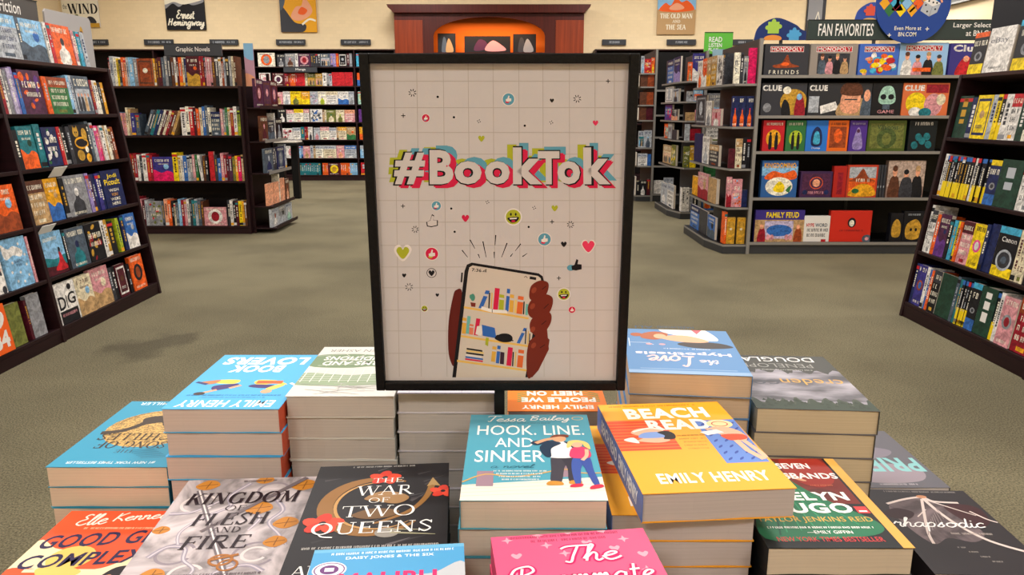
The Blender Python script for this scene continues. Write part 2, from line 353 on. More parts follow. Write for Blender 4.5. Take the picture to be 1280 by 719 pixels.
# ---------------------------------------------------------------- generic shelf stock
ORD = 'first second third fourth fifth sixth seventh eighth ninth tenth eleventh twelfth thirteenth fourteenth fifteenth sixteenth seventeenth eighteenth nineteenth twentieth'.split()
def ordn(i):
    if i < 20: return ORD[i]
    return ('twenty', 'thirty', 'forty', 'fifty')[i//10-2+(1 if (i+1) % 10 == 0 and False else 0)]+('-'+ORD[i % 10] if True else '')
def ordinal(i):  # i from 0
    n = i+1
    if n <= 20: return ORD[n-1]
    t = {2: 'twenty', 3: 'thirty', 4: 'forty', 5: 'fifty'}[n//10]
    return {20: 'twentieth', 30: 'thirtieth', 40: 'fortieth', 50: 'fiftieth'}[n] if n % 10 == 0 else t+'-'+ORD[n % 10-1]
CONTRAST = {'white': 'charcoal', 'cream': 'maroon', 'ivory': 'navy', 'silver': 'navy', 'yellow': 'black', 'lime': 'navy', 'peach': 'maroon'}
def cover_marks(a, bg, c1, c2, style, rnd):
    H = a.H
    hi = CONTRAST.get(bg, 'ivory')
    if style == 'b':    # landscape
        a.blob([(0, 0), (100, 0), (100, H*.32), (70, H*.42), (40, H*.34), (0, H*.46)], c1); a.ell(66, H*.6, 13, 13, c2)
        a.bars(12, H*.8, 88, H*.9, hi, rnd); a.bars(25, H*.68, 80, H*.73, hi, rnd)
    elif style == 'a':  # figure on a plain ground
        a.blob([(30, 0), (72, 0), (76, H*.3), (60, H*.42), (56, H*.56), (44, H*.56), (40, H*.42), (24, H*.28)], c1); a.ell(50, H*.58, 9, 11, c2)
        a.bars(10, H*.8, 90, H*.92, hi, rnd); a.bars(20, H*.04, 80, H*.1, hi, rnd)
    elif style == 'c':
        a.ell(50, H*.5, 33, 33, c1); a.ell(50, H*.5, 18, 22, c2); a.bars(10, H*.84, 90, H*.94, hi, rnd); a.bars(15, H*.06, 85, H*.12, hi, rnd)
    elif style == 'e':
        for i in range(14): a.ell(rnd.uniform(12, 88), rnd.uniform(10, H-12), rnd.uniform(5, 14), rnd.uniform(4, 11), rnd.choice([c1, c2]), rnd.uniform(0, 90), 10)
        a.bars(12, H*.6, 88, H*.74, hi, rnd); a.bars(18, H*.4, 82, H*.5, hi, rnd)
    elif style == 'f':
        a.rect(0, H*.72, 100, H, c1)
        for i, yy in enumerate((.8, .58, .4, .22)): a.bars(10, H*yy, 90-8*(i % 2), H*(yy+.1), hi if i else CONTRAST.get(c1, 'ivory'), rnd)
        a.rect(30, H*.04, 70, H*.12, c2)
    elif style == 'g':  # guide: photo block, foot band
        a.rect(0, 0, 100, H*.24, c1); a.rect(0, H*.88, 100, H, c2); a.ell(52, H*.42, 26, 20, 'grey'); a.ell(52, H*.42, 14, 12, 'charcoal'); a.bars(8, H*.68, 92, H*.8, hi, rnd)
    elif style == 's':  # scene of several figures
        a.rect(6, H*.08, 94, H*.66, c1)
        for i in range(4):
            x = 20+i*20; a.blob([(x-8, H*.1), (x+8, H*.1), (x+7, H*.4), (x, H*.46), (x-7, H*.4)], [c2, 'charcoal', 'tan', 'slate'][i]); a.ell(x, H*.5, 5, 6, 'peach', n=10)
        a.bars(10, H*.74, 90, H*.92, hi, rnd)
    elif style == 'p':  # plain patterned
        a.rect(8, H*.08, 92, H*.92, c1); a.rect(14, H*.14, 86, H*.86, bg); a.ell(50, H*.56, 16, 16, c2); a.bars(25, H*.24, 75, H*.32, c1, rnd)
    elif style == 'n': pass
    elif callable(style): style(a)
def spine_book(name, T, t, h, d, c, rnd, pal2=None, split=False):
    """one upright book seen from its spine; local x = thickness, -y = spine side"""
    o_m = M(P(c), .45, 0, 'mottle')
    mb = MB(); k = min(.003, t*.16)
    mb.box(0, k, 0, d, 0, h, o_m); mb.box(t-k, t, 0, d, 0, h, o_m)
    mb.box(k, t-k, 0, k, 0, h, o_m)
    mb2 = mb if not split else MB()
    mb2.box(k, t-k, k, d-.004, .003, h-.005, PAGEP)
    hi = CONTRAST.get(c, rnd.choice(['ivory', 'gold', 'white', 'silver'])); sty = rnd.random()
    z = h*rnd.uniform(.25, .4); e = -.0006
    def strip(a, b, z0, z1, cc):
        i = len(mb.v); mb.v += [(a, e, z0), (b, e, z0), (b, e, z1), (a, e, z1)]; mb.f.append((i, i+1, i+2, i+3)); mb.m.append(mb.mi(M(P(cc), .5)))
    if pal2: strip(0, t, 0, h*.38, pal2); strip(0, t, h*.9, h, 'blue' if rnd.random() < .5 else 'red'); 
    if sty < .3: strip(0, t, h*.86, h*.94, rnd.choice(['white', 'black', 'gold', 'red', 'teal']))
    if sty > .75: strip(0, t, h*.02, h*.12, rnd.choice(['white', 'black', 'amber', 'grey']))
    zz = z
    while zz < h*.82:
        l = t*rnd.uniform(.15, .4); strip(t*.32, t*.68, zz, zz+l, hi) if rnd.random() < .85 else 0
        zz += l+t*.12
    return mb, mb2
class Case:
    def __init__(s, F, name): s.F = F; s.name = name
ALLROWS = []
def row(F, items, z, L, noun, where, group, name, cat_, x0=0, y=0, lean=0, seed=0, depth=.15, split=False, fit=True, hs=1.0):
    """items: tokens -- spine 'red', 'red,t,h', 'red,t,h,tilt', with *n repeats; face '@bg,c1,c2,w,h,style'; gap '_mm'; '~mm' random run"""
    rnd = random.Random(seed); out = []
    rc = ['maroon', 'white', 'navy', 'crimson', 'black', 'grey', 'cream', 'red', 'slate', 'orange', 'charcoal', 'teal', 'tan', 'brown', 'silver', 'plum', 'blue', 'ivory', 'rust', 'purple', 'rose', 'amber']
    mm_ = re.match(r"the (.+?) of the (.+)$", where)
    if mm_: where = f"the {mm_[2]}'s {mm_[1]}"
    for tk in items.split():
        n = 1
        if '*' in tk: tk, n = tk.split('*'); n = int(n)
        if tk[0] == '~':
            left = float(tk[1:]); last = ''
            while left > 8:
                t = rnd.uniform(13, 34); c = rnd.choice([q for q in rc if q != last]); last = c; out.append(['s', c, t, rnd.uniform(20.5, 27), 0, None]); left -= t+1
            continue
        for _ in range(n):
            if tk[0] == '_': out.append(['_', float(tk[1:])])
            elif tk[0] == '@':
                q = tk[1:].split(','); out.append(['f', q[0], q[1], q[2], float(q[3]), float(q[4]), q[5]])
            else:
                q = tk.split(','); c = q[0]; p2 = None
                if '/' in c: c, p2 = c.split('/')
                out.append(['s', c, float(q[1]) if len(q) > 1 else rnd.uniform(18, 30), float(q[2]) if len(q) > 2 else rnd.uniform(21, 25), float(q[3]) if len(q) > 3 else 0, p2])
    def adv(q):
        if q[0] == '_': return q[1]
        if q[0] == 'f': return q[4]+3
        return (q[2]/cos(R(q[4])) if q[4] else q[2])+1
    tot = sum(adv(q) for q in out)/1000; k = L/tot if fit else 1
    cols = [q[1] for q in out if q[0] != '_']; x = x0; i = 0
    for q in out:
        a = adv(q)*k/1000
        if q[0] == '_': x += a; continue
        l = cols[i-1] if i else None; r_ = cols[i+1] if i+1 < len(cols) else None
        nb = f'between {l} and {r_}' if l and r_ else (f'next to a {r_ or l} one')
        if l and l == r_: nb = f'between two {l} ones'
        kind = 'front cover' if q[0] == 'f' else 'spine'
        nn = noun if q[0] == 'f' else noun
        lab = f'{q[1]} {nn} {nb}, {ordinal(i)} along {where}'
        T = F @ TR(x, y, z) @ RX(-lean)
        if q[0] == 's':
            t = q[2]*k/1000; h = q[3]/100*hs
            if q[4] > 0: T = F @ TR(x+a, y, z) @ RX(-lean) @ RY(q[4]) @ TR(-t, 0, 0)
            elif q[4] < 0: T = F @ TR(x, y, z) @ RX(-lean) @ RY(q[4])
            T = T @ TR(0, rnd.uniform(0, .012), 0)
            mb, mb2 = spine_book(name, T, t, h, depth, q[1], rnd, q[5], split)
            o = mb.build(name); o.matrix_world = T; tag(o, lab, cat_, group)
            if split: mb2.build('page_block', o)
        else:
            wd = q[4]*k/1000; h = q[5]/100*hs; t = rnd.uniform(.022, .034)
            T = T @ TR(0, rnd.uniform(0, .01), 0)
            mb = MB(); m_ = M(P(q[1]), .4, 0, 'mottle'); kk = .0015
            mb.box(0, wd, 0, kk, 0, h, m_); mb.box(0, wd, t-kk, t, 0, h, m_); mb.box(0, kk, kk, t-kk, 0, h, m_)
            (mb if not split else (mb2 := MB())).box(kk, wd-.002, kk, t-kk, .002, h-.002, PAGEP)
            art = Art((0, -.0002, 0), (1, 0, 0), (0, 0, 1), wd, h, .0001); art.kd = 'mottle'; cover_marks(art, q[1], q[2], q[3], STY.get(q[6], q[6]), rnd)
            if split:
                o = mb.build(name); o.matrix_world = T; mb2.build('page_block', o)
                if art.mb.f: art.build('cover_print', o)
            else:
                for f, mi_ in zip(art.mb.f, art.mb.m): mb.face([art.mb.v[j] for j in f], art.mb.mats[mi_])
                o = mb.build(name); o.matrix_world = T
            tag(o, lab, cat_, group)
        x += a; i += 1
STY = {}
def T_(*lines):
    def f(a):
        for (t, x0, y0, x1, y1, c, b) in lines: a.text(t, x0, y0*a.H/100, x1, y1*a.H/100, c, b)
    return f
STY['dig'] = T_(('D', 8, 35, 42, 68, 'black', .02), ('G', 55, 42, 92, 72, 'black', .02)); _dig = STY['dig']
STY['dig'] = lambda a: (_dig(a), a.line([(48, a.H*.35), (48, a.H*.68)], 4, 'black'), a.ell(72, a.H*.86, 10, 9, 'black'), a.rect(6, 0, 94, a.H*.32, 'black'), a.bars(14, a.H*.18, 86, a.H*.25, 'rose', random.Random(3)))
STY['n84'] = T_(('19', 14, 52, 88, 88, 'white', .05), ('84', 14, 10, 88, 46, 'white', .05))
STY['jodi'] = T_(('Jodi', 28, 76, 80, 90, 'yellow', .02), ('Picoult', 10, 60, 90, 76, 'yellow', .02), ('WISH', 25, 42, 75, 50, 'ivory', .01), ('YOU', 34, 30, 66, 38, 'amber', .01), ('WERE', 25, 18, 75, 26, 'ivory', .01), ('HERE', 28, 6, 72, 14, 'ivory', .01))
STY['tim'] = lambda a: (a.blob([(0, a.H*.7), (100, a.H*.7), (100, a.H), (0, a.H)], 'white'), a.text("Tim O'Brien", 20, a.H*.48, 85, a.H*.56, 'ivory', .01), a.text('THE THINGS', 20, a.H*.34, 85, a.H*.4, 'silver'), a.text('THEY CARRIED', 10, a.H*.22, 90, a.H*.28, 'silver'))
STY['canon'] = lambda a: (a.rect(0, 0, 100, a.H*.2, 'yellow'), a.rect(0, a.H*.86, 100, a.H, 'cyan'), a.ring(50, a.H*.34, 34, 30, 8, 'silver'), a.ell(50, a.H*.34, 30, 26, 'charcoal'), a.ell(50, a.H*.34, 14, 12, 'slate'), a.text('Canon', 18, a.H*.7, 90, a.H*.8, 'white', .01))
STY['cats'] = lambda a: (a.ell(30, a.H*.8, 16, 15, 'gold'), a.poly([(16, a.H*.84), (20, a.H*.98), (28, a.H*.9)], 'gold'), a.poly([(34, a.H*.9), (42, a.H*.98), (45, a.H*.84)], 'gold'), a.ring(52, a.H*.52, 36, 16, 6, 'amber'), a.ell(34, a.H*.2, 20, 17, 'gold'), a.ell(76, a.H*.74, 15, 20, 'gold'), a.ell(76, a.H*.12, 14, 14, 'amber'), a.ell(74, a.H*.34, 10, 10, 'ivory'), a.ell(26, a.H*.8, 3, 3, 'black'), a.ell(36, a.H*.8, 3, 3, 'black'))
STY['dress'] = lambda a: (a.rect(0, 0, 100, a.H*.24, 'maroon'), a.blob([(0, a.H*.24), (100, a.H*.2), (100, a.H*.42), (50, a.H*.36), (0, a.H*.44)], 'teal'), a.blob([(42, a.H*.1), (96, a.H*.08), (88, a.H*.26), (78, a.H*.5), (70, a.H*.5), (66, a.H*.3)], 'red'), a.ell(75, a.H*.56, 5, 7, 'black'), a.bars(14, a.H*.8, 76, a.H*.88, 'ivory', random.Random(8)))
STY['sky'] = lambda a: (a.blob([(0, a.H*.72), (10, a.H*.6), (40, a.H*.66), (70, a.H*.6), (80, a.H*.72), (48, a.H*.84), (24, a.H*.8), (0, a.H*.92)], 'white'), [a.ell(x, a.H*y, 4, 4, 'white', n=10) for x, y in ((70, .86), (86, .62), (30, .52), (84, .42), (20, .34), (52, .3), (84, .2), (34, .14), (60, .1))], a.text('Beautiful', 38, a.H*.5, 70, a.H*.56, 'navy'), a.text('World', 42, a.H*.42, 66, a.H*.48, 'navy'))
STY['skull'] = lambda a: (a.blob([(22, a.H*.5), (34, a.H*.86), (66, a.H*.88), (80, a.H*.5), (66, a.H*.36), (34, a.H*.36)], 'mint'), a.ell(38, a.H*.58, 10, 9, 'black'), a.ell(64, a.H*.58, 10, 9, 'black'), a.rect(38, a.H*.2, 62, a.H*.36, 'slate'), a.text('GAME', 22, a.H*.08, 78, a.H*.18, 'rose', .02))

# ---------------------------------------------------------------- shelving units
def bookcase(F, x0, x1, ups, levels, depth, slope, top, label, nm='bookcase', backy=None, toplip=True, cat_='bookcase', tilt=0):
    r = empty(nm, F, label, cat_)
    g = slope/top
    for u in ups:
        MB().prism([(0, 0), (depth, 0), (depth, top), (slope, top)], 'x', u-.014, u+.014, WOOD).build('side_panel', r, .003)
    by = backy if backy else depth-.012
    MB().box(x0, x1, by, by+.012, 0, top-.01, BACKW).build('back_panel', r)
    for i, z in enumerate(levels):
        for a, b in zip(ups[:-1], ups[1:]):
            y = g*z-.002
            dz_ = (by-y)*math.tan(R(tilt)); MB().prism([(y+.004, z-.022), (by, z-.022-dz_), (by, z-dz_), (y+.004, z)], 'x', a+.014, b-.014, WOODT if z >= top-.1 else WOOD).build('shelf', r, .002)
    for a, b in zip(ups[:-1], ups[1:]):
        MB().box(a+.014, b-.014, .012, .03, 0, levels[0]-.022, BACKW if 0 else WOOD).build('plinth', r)
    return r
# fiction bookcase down the left side: local x runs away from the camera
FL = TR(-2.6, 4.247, 0) @ RZ(90)
bookcase(FL, -2.6, 1.233, [-2.58, -1.25, 0, 1.233], [.087, .376, .676, .99, 1.295, 1.6], .5, .2, 1.6, 'dark wood sloping bookcase of novels below the grey Fiction sign', tilt=7.4)
FR = TR(2.555, 4.84, 0) @ RZ(-90)
bookcase(FR, 0, 2.5, [0, 1.24, 2.5], [.1, .437, .796, 1.154, 1.53], .5, .2, 1.53, 'dark wood sloping bookcase of black and yellow guide books facing the games aisle', tilt=7.4)
FG = TR(0, 8.3, 0)
bookcase(FG, -4.6, -2.88, [-4.6, -2.885], [.089, .58, 1.066, 1.58], .92, 0, 1.58, 'dark wood bookcase with four rows of comics below the Graphic Novels sign', backy=.40)
FM = TR(0, 15.12, 0)
MZ = [.11, .439, .795, 1.133, 1.467, 1.812, 2.169]
bookcase(FM, -4.95, -2.24, [-4.95, -3.02, -2.24], MZ+[2.49], .46, 0, 2.49, 'tall dark wall bookcase filled with manga below the small Manga sign')
bookcase(FM, -8.7, -4.98, [-8.7, -6.85, -4.98], [.11, .6, 1.1, 1.6, 2.1, 2.49], .46, 0, 2.49, 'tall dark wall bookcase behind the graphic novels, only its top showing')
bookcase(FM, 1.6, 7.1, [1.6, 3.4, 5.2, 7.1], [.11, .6, 1.1, 1.6, 2.1, 2.49], .46, 0, 2.49, 'tall dark wall bookcase along the back wall behind the games gondolas')

# ---------------------------------------------------------------- fiction books
G = 'novels on the sloping fiction bookcase'
def fic(items, lv, x0, L, where, seed):
    z = [.087, .376, .676, .99, 1.295, 1.6][lv]
    row(FL, items, z+.001, L, 'novel', where, G, 'novel', 'book', x0=x0, y=.125*z+.012, lean=7.1, seed=seed, split=True)
B2 = .03; LL = 1.18
fic('red,24,25 sky,24,24 slate,22,24 cream,26,24 ivory,24,24 peach,20,24 @silver,sky,slate,155,24,f slate,22,24 @sky,slate,blue,160,24,b white,22,24 red,24,24 @orange,white,charcoal,150,24,a rose,22,22 teal,24,22 cyan,24,22 silver,30,22', 5, -.12, 1.15, 'the top ledge of the fiction bookcase', 1)
fic('@sky,orange,yellow,150,24,e @cyan,amber,red,150,25,e', 5, -.46, .33, 'the near top ledge of the fiction bookcase', 2)
fic('crimson,24,24 white,24,25 grey,22,24 lavender,24,25 violet,26,26 blue,24,23 @plum,purple,orange,160,25,e orange,34,22 @green,rust,olive,165,22,f sky,24,24 silver,24,24 @slate,silver,charcoal,150,24,s crimson,24,22 white,26,22 ivory,26,22 black,30,21 amber,26,21 _60', 4, B2, LL, 'the highest shelf of the far fiction bay', 3)
fic('black,34,22 @teal,orange,forest,110,24,b _10 teal,46,25 @navy,white,green,110,23,e red,24,23 cream,12,22 black,34,23 charcoal,30,23 @black,gold,amber,150,24,cats slate,30,26 silver,26,25 pink,26,23 magenta,24,23 white,30,23 tan,24,23 ivory,24,23 brown,28,22 rust,28,22 _60', 3, B2, LL, 'the second shelf of the far fiction bay', 4)
fic('@tan,brown,cream,120,25,f @amber,blue,tan,100,25,b black,34,24 @grey,charcoal,white,170,25,a violet,26,25 plum,24,24 navy,28,24 indigo,30,24 navy,28,24 @navy,navy,navy,180,25,jodi _90', 2, B2, LL, 'the third shelf of the far fiction bay', 5)
fic('@sky,red,maroon,155,25,dress black,20,24 @slate,teal,navy,150,24,a @black,crimson,gold,130,24,e white,30,24 gold,34,24 black,50,22 _20 lime,28,23 _20 navy,30,24 @blue,white,silver,110,24,b _60', 1, B2, LL, 'the fourth shelf of the far fiction bay', 6)
fic('@white,black,black,150,24,dig @cream,tan,sky,130,24,b @rose,tan,cream,160,25,b charcoal,30,22 black,30,22 @maroon,white,brown,90,22,p _15 black,30,20 @orange,black,rust,130,24,c _80', 0, B2, LL, 'the lowest shelf of the far fiction bay', 7)
N1 = -.5; NL = .46
fic('@white,cream,tan,150,24,b black,20,22 _280', 4, N1, NL, 'the highest shelf of the near fiction bay', 8)
fic('@sky,tan,red,165,26,b _40 black,40,20 _200', 3, N1, NL, 'the second shelf of the near fiction bay', 9)
fic('@black,white,white,165,26,tim @orange,rust,sky,150,25,b _30', 2, N1, NL, 'the third shelf of the near fiction bay', 10)
fic('@white,red,charcoal,140,26,e _20 @sky,white,white,170,27,sky rose,16,26 _30', 1, N1, NL, 'the fourth shelf of the near fiction bay', 11)
fic('@olive,forest,mint,130,23,n _40 maroon,20,22 @grey,charcoal,white,110,24,n _60', 0, N1+.08, NL-.08, 'the lowest shelf of the near fiction bay', 12)
T = FL @ TR(-.60, .004, .094) @ RX(-8)
o = empty('novel', T, 'bright orange novel with white numerals standing forward on the lowest shelf', 'book')
MB().box(0, .17, 0, .03, 0, .25, M(P('orange'))).build('cover', o)
a = Art((0, -.0002, 0), (1, 0, 0), (0, 0, 1), .17, .25, .0003); STY['n84'](a); a.build('lettering', o)
# shelf price cards
for i, (x, lv, t) in enumerate(((.30, 3, 'white price card hanging from the shelf above the grey photo novel'), (.045, 2, 'white price card at the upright above the red dress novel'))):
    z = [.087, .376, .676, .99][lv]
    o = MB().box(0, .135, -.002, 0, -.075, .0, M('e8e6e2', .3)).build('price_card'); o.matrix_world = FL @ TR(x, .125*z-.012, z-.004) @ RX(38); tag(o, t, 'price card', 'price cards on the fiction shelves')
# grey board at the end of the top ledge
o = empty('display_board', FL @ TR(.93, .42, 1.6), 'pale grey display board with a small emblem at the end of the fiction ledge', 'board')
MB().prism([(0, 0), (.56, 0), (.55, .34), (.53, .36), (.02, .36), (0, .34)], 'y', 0, .012, M('a09d9c', .5)).build('board', o)
a = Art((0, -.0005, 0), (1, 0, 0), (0, 0, 1), .56, .36, .0003); a.blob('70 40 76 40 78 47 74 52 71 47', 'gold'); a.ell(74, 44, 3.5, 2.5, 'brown'); a.build('emblem', o)
# Fiction sign
def sign_box(F, w, h, text, label, colr='4a4846', tb=(10, 35, 60, 68), th=.03, posts=None, cat_='sign', nm='category_sign', tc='e0ddd8'):
    o = empty(nm, F, label, cat_)
    MB().box(0, w, 0, th, 0, h, M(colr, .4)).build('sign_panel', o, .003)
    MB().box(0, w, -.004, 0, h-.006, h, M('23262a', .4)).box(0, w, -.004, 0, 0, .006, M('23262a', .4)).build('rim', o)
    a = Art((0, -.001, 0), (1, 0, 0), (0, 0, 1), w, h, .0006); H = a.H
    for q in (text if isinstance(text, list) else [(text,)+tb]): a.text(q[0], q[1], H*q[2]/100, q[3], H*q[4]/100, tc, .012)
    a.build('lettering', o)
    if posts:
        for px_ in (w*.2, w*.8): MB().box(px_-.01, px_+.01, .008, .022, -posts, 0, BLACKM).build('post', o)
    return o
sign_box(FL @ TR(.13, .40, 1.84), .70, .15, 'Fiction', 'charcoal sign reading Fiction above the sloping bookcase', tb=(46, 30, 74, 78), posts=.24)
sign_box(TR(-3.75, 8.55, 1.90), .62, .13, 'Graphic Novels', 'grey sign reading Graphic Novels above the bookcase of comics', '3c3f44', (21, 26, 80, 74), posts=.32)
sign_box(TR(-4.36, 15.06, 2.06), .64, .1, 'Manga', 'small grey sign reading Manga on the wall bookcase', '3c3f44', (36, 25, 66, 75), th=.02)
o = MB().box(0, 2.3, 0, .03, 0, .86, M('16191f', .5)).build('header_board'); o.matrix_world = FR @ TR(-.16, .44, 1.531) @ TR(0, 0, 0); tag(o, 'plain black header board standing on the guide book bookcase', 'header board')

# ---------------------------------------------------------------- guide books, right bookcase
G2 = 'guide books on the right bookcase'
def gui(items, lv, seed, where):
    z = [.1, .437, .796, 1.154, 1.53][lv]
    row(FR, items, z+.001, 1.18, 'guide', where, 'guide books on the sloping bookcase', 'guide_book', 'book', x0=.03, y=.13*z+.012, lean=7.1, seed=seed, split=True)
STY['ebay'] = lambda a: (a.text('eBay', 8, a.H*.62, 80, a.H*.78, 'grey', .01), a.bars(20, a.H*.08, 70, a.H*.12, 'black', random.Random(1)))
STY['scb'] = lambda a: (a.rect(0, 0, 100, a.H*.22, 'ivory'), [a.blob([(x-6, a.H*.2), (x+6, a.H*.2), (x+4, a.H*.36), (x, a.H*.42), (x-4, a.H*.36)], 'orange') for x in (20, 42, 62, 84)], a.text('MCAT', 20, a.H*.8, 90, a.H*.92, 'yellow', .02), a.text('PREP', 20, a.H*.64, 90, a.H*.76, 'yellow', .02))
gui('@black,yellow,orange,120,24,g _15 @white,silver,white,200,25,ebay _15 @black,yellow,cyan,160,27,g cream,46,27 silver,24,26 @black,yellow,cyan,190,27,g blue,24,26 white,30,25 @black,yellow,orange,170,25,g', 4, 21, 'the top ledge of the guide bookcase')
gui('forest,110,25 navy,50,24 @yellow,navy,tan,120,25,p silver,40,25 yellow,30,25 black/yellow,28,25 white,50,25 @white,red,amber,70,25,f forest,46,26 @black,orange,ivory,130,27,scb yellow,30,24 blue,30,26 white,30,26 grey,26,24 @yellow,grey,maroon,170,25,c', 3, 22, 'the highest shelf of the guide bookcase')
gui('white,28,26 black/yellow,22,25 black/yellow,22,25*9 white,24,25 black/yellow,24,25*4 @navy,blue,yellow,80,25,g forest,150,26 @white,crimson,grey,150,26,f white,34,25 @ivory,red,navy,140,26,s', 2, 23, 'the second shelf of the guide bookcase')
gui('white,30,30 @white,charcoal,grey,60,27,f orange,36,25 @plum,purple,navy,110,26,b black,36,24 cyan,34,24 yellow,28,24 orange,24,24 @rose,maroon,crimson,110,25,f @yellow,pink,white,110,25,c navy,34,26 @navy,cyan,slate,70,27,n @black,yellow,cyan,170,27,canon cream,40,27 @cream,yellow,olive,60,27,f black,28,26 red,26,26 @indigo,orange,amber,140,27,c', 1, 24, 'the third shelf of the guide bookcase')
gui('navy,34,26 @indigo,rust,blue,110,26,c white,34,26 blue,24,25 orange,30,25 @black,charcoal,gold,90,26,f @forest,forest,teal,170,26,n slate,30,27 teal,28,26 black/yellow,24,26*4 @black,blue,cyan,90,27,g forest,150,27 black/yellow,36,26 white,36,27 @rose,grey,crimson,130,26,c @crimson,rust,amber,170,28,f', 0, 25, 'the lowest shelf of the guide bookcase')

for k, z in enumerate([.1, .437, .796, 1.154, 1.53]):
    row(FR, ['~300 @navy,yellow,cyan,160,25,g ~300 @crimson,amber,white,150,25,f ~150', '@teal,white,navy,160,25,c ~500 @yellow,black,red,160,25,g ~150'][k % 2], z+.001, 1.16, 'guide', "the near guide bay's %s shelf" % ['lowest', 'fourth', 'third', 'second', 'highest'][k], 'guide books on the sloping bookcase', 'guide_book', 'book', x0=1.27, y=.13*z+.012, lean=7.1, seed=300+k, split=True)

# ---------------------------------------------------------------- graphic novels
def gn(items, z, seed, where):
    row(FG, items, z+.001, 1.34, 'comic', where, 'comics on the graphic novels bookcase', 'graphic_novel', 'book', x0=-4.25, y=.02, seed=seed, depth=.17, hs=1.12)
gn('~20 silver,36,27 ivory,30,26 yellow,26,25 charcoal,24,24 orange,26,26 peach,24,25 silver,24,26 sky,50,26 grey,46,25 @rust,brown,ivory,165,25,p amber,22,25 brown,28,25 maroon,40,26 slate,30,26 grey,30,27 charcoal,34,27 brown,34,26 white,24,26 maroon,24,26 orange,34,26 cream,20,26 navy,24,25 @maroon,gold,orange,140,27,b crimson,22,27*2 maroon,20,27 rose,22,26*3 brown,30,26 charcoal,36,26 white,30,26 rust,24,26 silver,20,26 black,34,26 grey,26,27 cream,24,27 brown,24,27', 1.58, 31, 'the top ledge of the comics bookcase')
gn('sky,26,22 rose,24,21*3 cream,20,26 tan,20,25 indigo,34,21 slate,36,20 _20 slate,26,25,22 charcoal,26,25,22 teal,26,25,22 navy,26,25,22 ivory,20,25,22 maroon,24,24,22 cream,22,24,22 crimson,22,24,22 brown,26,24,22 tan,24,24,22 _75 white,44,26 ivory,30,27 red,34,26 maroon,26,26 orange,24,25 cream,24,26 blue,26,27 slate,24,28 ivory,22,26 @slate,navy,silver,80,22,f rose,22,25 grey,20,24 green,22,26 cream,22,26 crimson,28,25 white,28,27 lime,24,23', 1.066, 32, 'the second shelf of the comics bookcase')
gn('~60 rose,24,24 red,24,26 rust,20,25 crimson,26,26 white,24,25 charcoal,24,24 white,36,26 red,30,26 crimson,24,25 @indigo,magenta,sky,180,23,b yellow,44,27 cream,24,24 white,20,24 blue,34,24 silver,24,24 grey,24,25 rose,22,25 green,22,25 _20 white,24,25,-6 brown,24,24 black,24,23 _10 @red,orange,red,45,28,n charcoal,24,25 ~50 crimson,22,25 maroon,22,25 plum,28,25 olive,26,23 amber,22,24 magenta,30,23 tan,20,25', .58, 33, 'the third shelf of the comics bookcase')
gn('_40 ~40 red,30,28 crimson,30,28 rose,20,26 maroon,24,25 silver,26,25 @grey,olive,red,130,24,e slate,20,24 peach,34,26 orange,30,25 black,24,24 cream,18,22 slate,26,22 sky,26,26 crimson,24,25 rose,24,25 white,24,26 charcoal,24,26 teal,28,25 silver,24,26 slate,30,25 brown,24,24 @rose,white,crimson,210,18,c _14 charcoal,24,25 white,26,25 black,24,24 maroon,26,24 yellow,34,24 amber,20,24 brown,24,24', .089, 34, 'the lowest shelf of the comics bookcase')

# ---------------------------------------------------------------- manga
def mg(items, z, seed, where, x0=-4.55, L=1.5):
    row(FM, items, z+.001, L, 'manga', where, 'manga volumes on the wall bookcase', 'manga_volume', 'book', x0=x0, y=.02, seed=seed, depth=.13, hs=1.2)
mg('@ivory,orange,grey,190,21,c _20 @charcoal,grey,white,90,19,a @grey,brown,rose,110,20,a white,30,20 @plum,rose,crimson,140,20,c charcoal,26,20*4 @slate,silver,black,110,20,s violet,30,20*2 orange,30,20 @black,white,silver,90,20,p maroon,26,20 grey,30,20', MZ[6], 41, 'the top manga shelf', -4.86, 1.8)
mg('@white,crimson,rose,130,20,p _20 @maroon,white,plum,140,20,c crimson,20,19*3 orange,20,19*3 red,20,20 @red,red,amber,90,20,n cream,26,20 @olive,gold,tan,90,19,s @gold,tan,rose,80,19,s white,50,20 grey,24,19 silver,34,19 @red,crimson,red,150,21,n @red,red,orange,90,21,n', MZ[5], 42, 'the second manga shelf', -4.86, 1.8)
mg('@rose,tan,brown,100,19,a @white,silver,grey,80,20,a @yellow,olive,amber,120,20,a @amber,yellow,gold,100,20,b @silver,rose,lavender,90,20,e @ivory,lime,violet,90,20,a @white,cream,silver,130,20,f @white,blue,silver,120,20,b @silver,grey,white,60,20,a', MZ[4], 43, 'the third manga shelf', -4.6, 1.55)
mg('@black,white,ivory,90,20,a @white,rose,pink,80,19,f @ivory,yellow,rose,100,20,f @white,rose,cream,60,20,f _10 @white,blue,slate,130,20,e tan,20,19 cream,20,19 @olive,cream,green,100,19,a @cream,olive,lime,90,19,a @rose,peach,white,110,19,f', MZ[3], 44, 'the fourth manga shelf')
mg('@white,crimson,rose,150,18,e @white,silver,ivory,90,19,f teal,40,20 crimson,20,20*2 @white,charcoal,grey,50,20,a _10 @silver,rose,white,70,19,a @ivory,rose,crimson,100,20,f @white,silver,rose,80,19,f tan,20,20 @cream,amber,rose,90,20,f @tan,green,orange,100,20,b', MZ[2], 45, 'the fifth manga shelf')
mg('_60 @white,rose,grey,130,19,c sky,20,19 blue,20,19 @rose,tan,peach,70,19,a silver,30,20 tan,20,19 @ivory,silver,crimson,80,20,f @cream,silver,rose,130,20,f @rose,peach,white,80,20,a @silver,blue,white,120,20,f', MZ[1], 46, 'the sixth manga shelf')
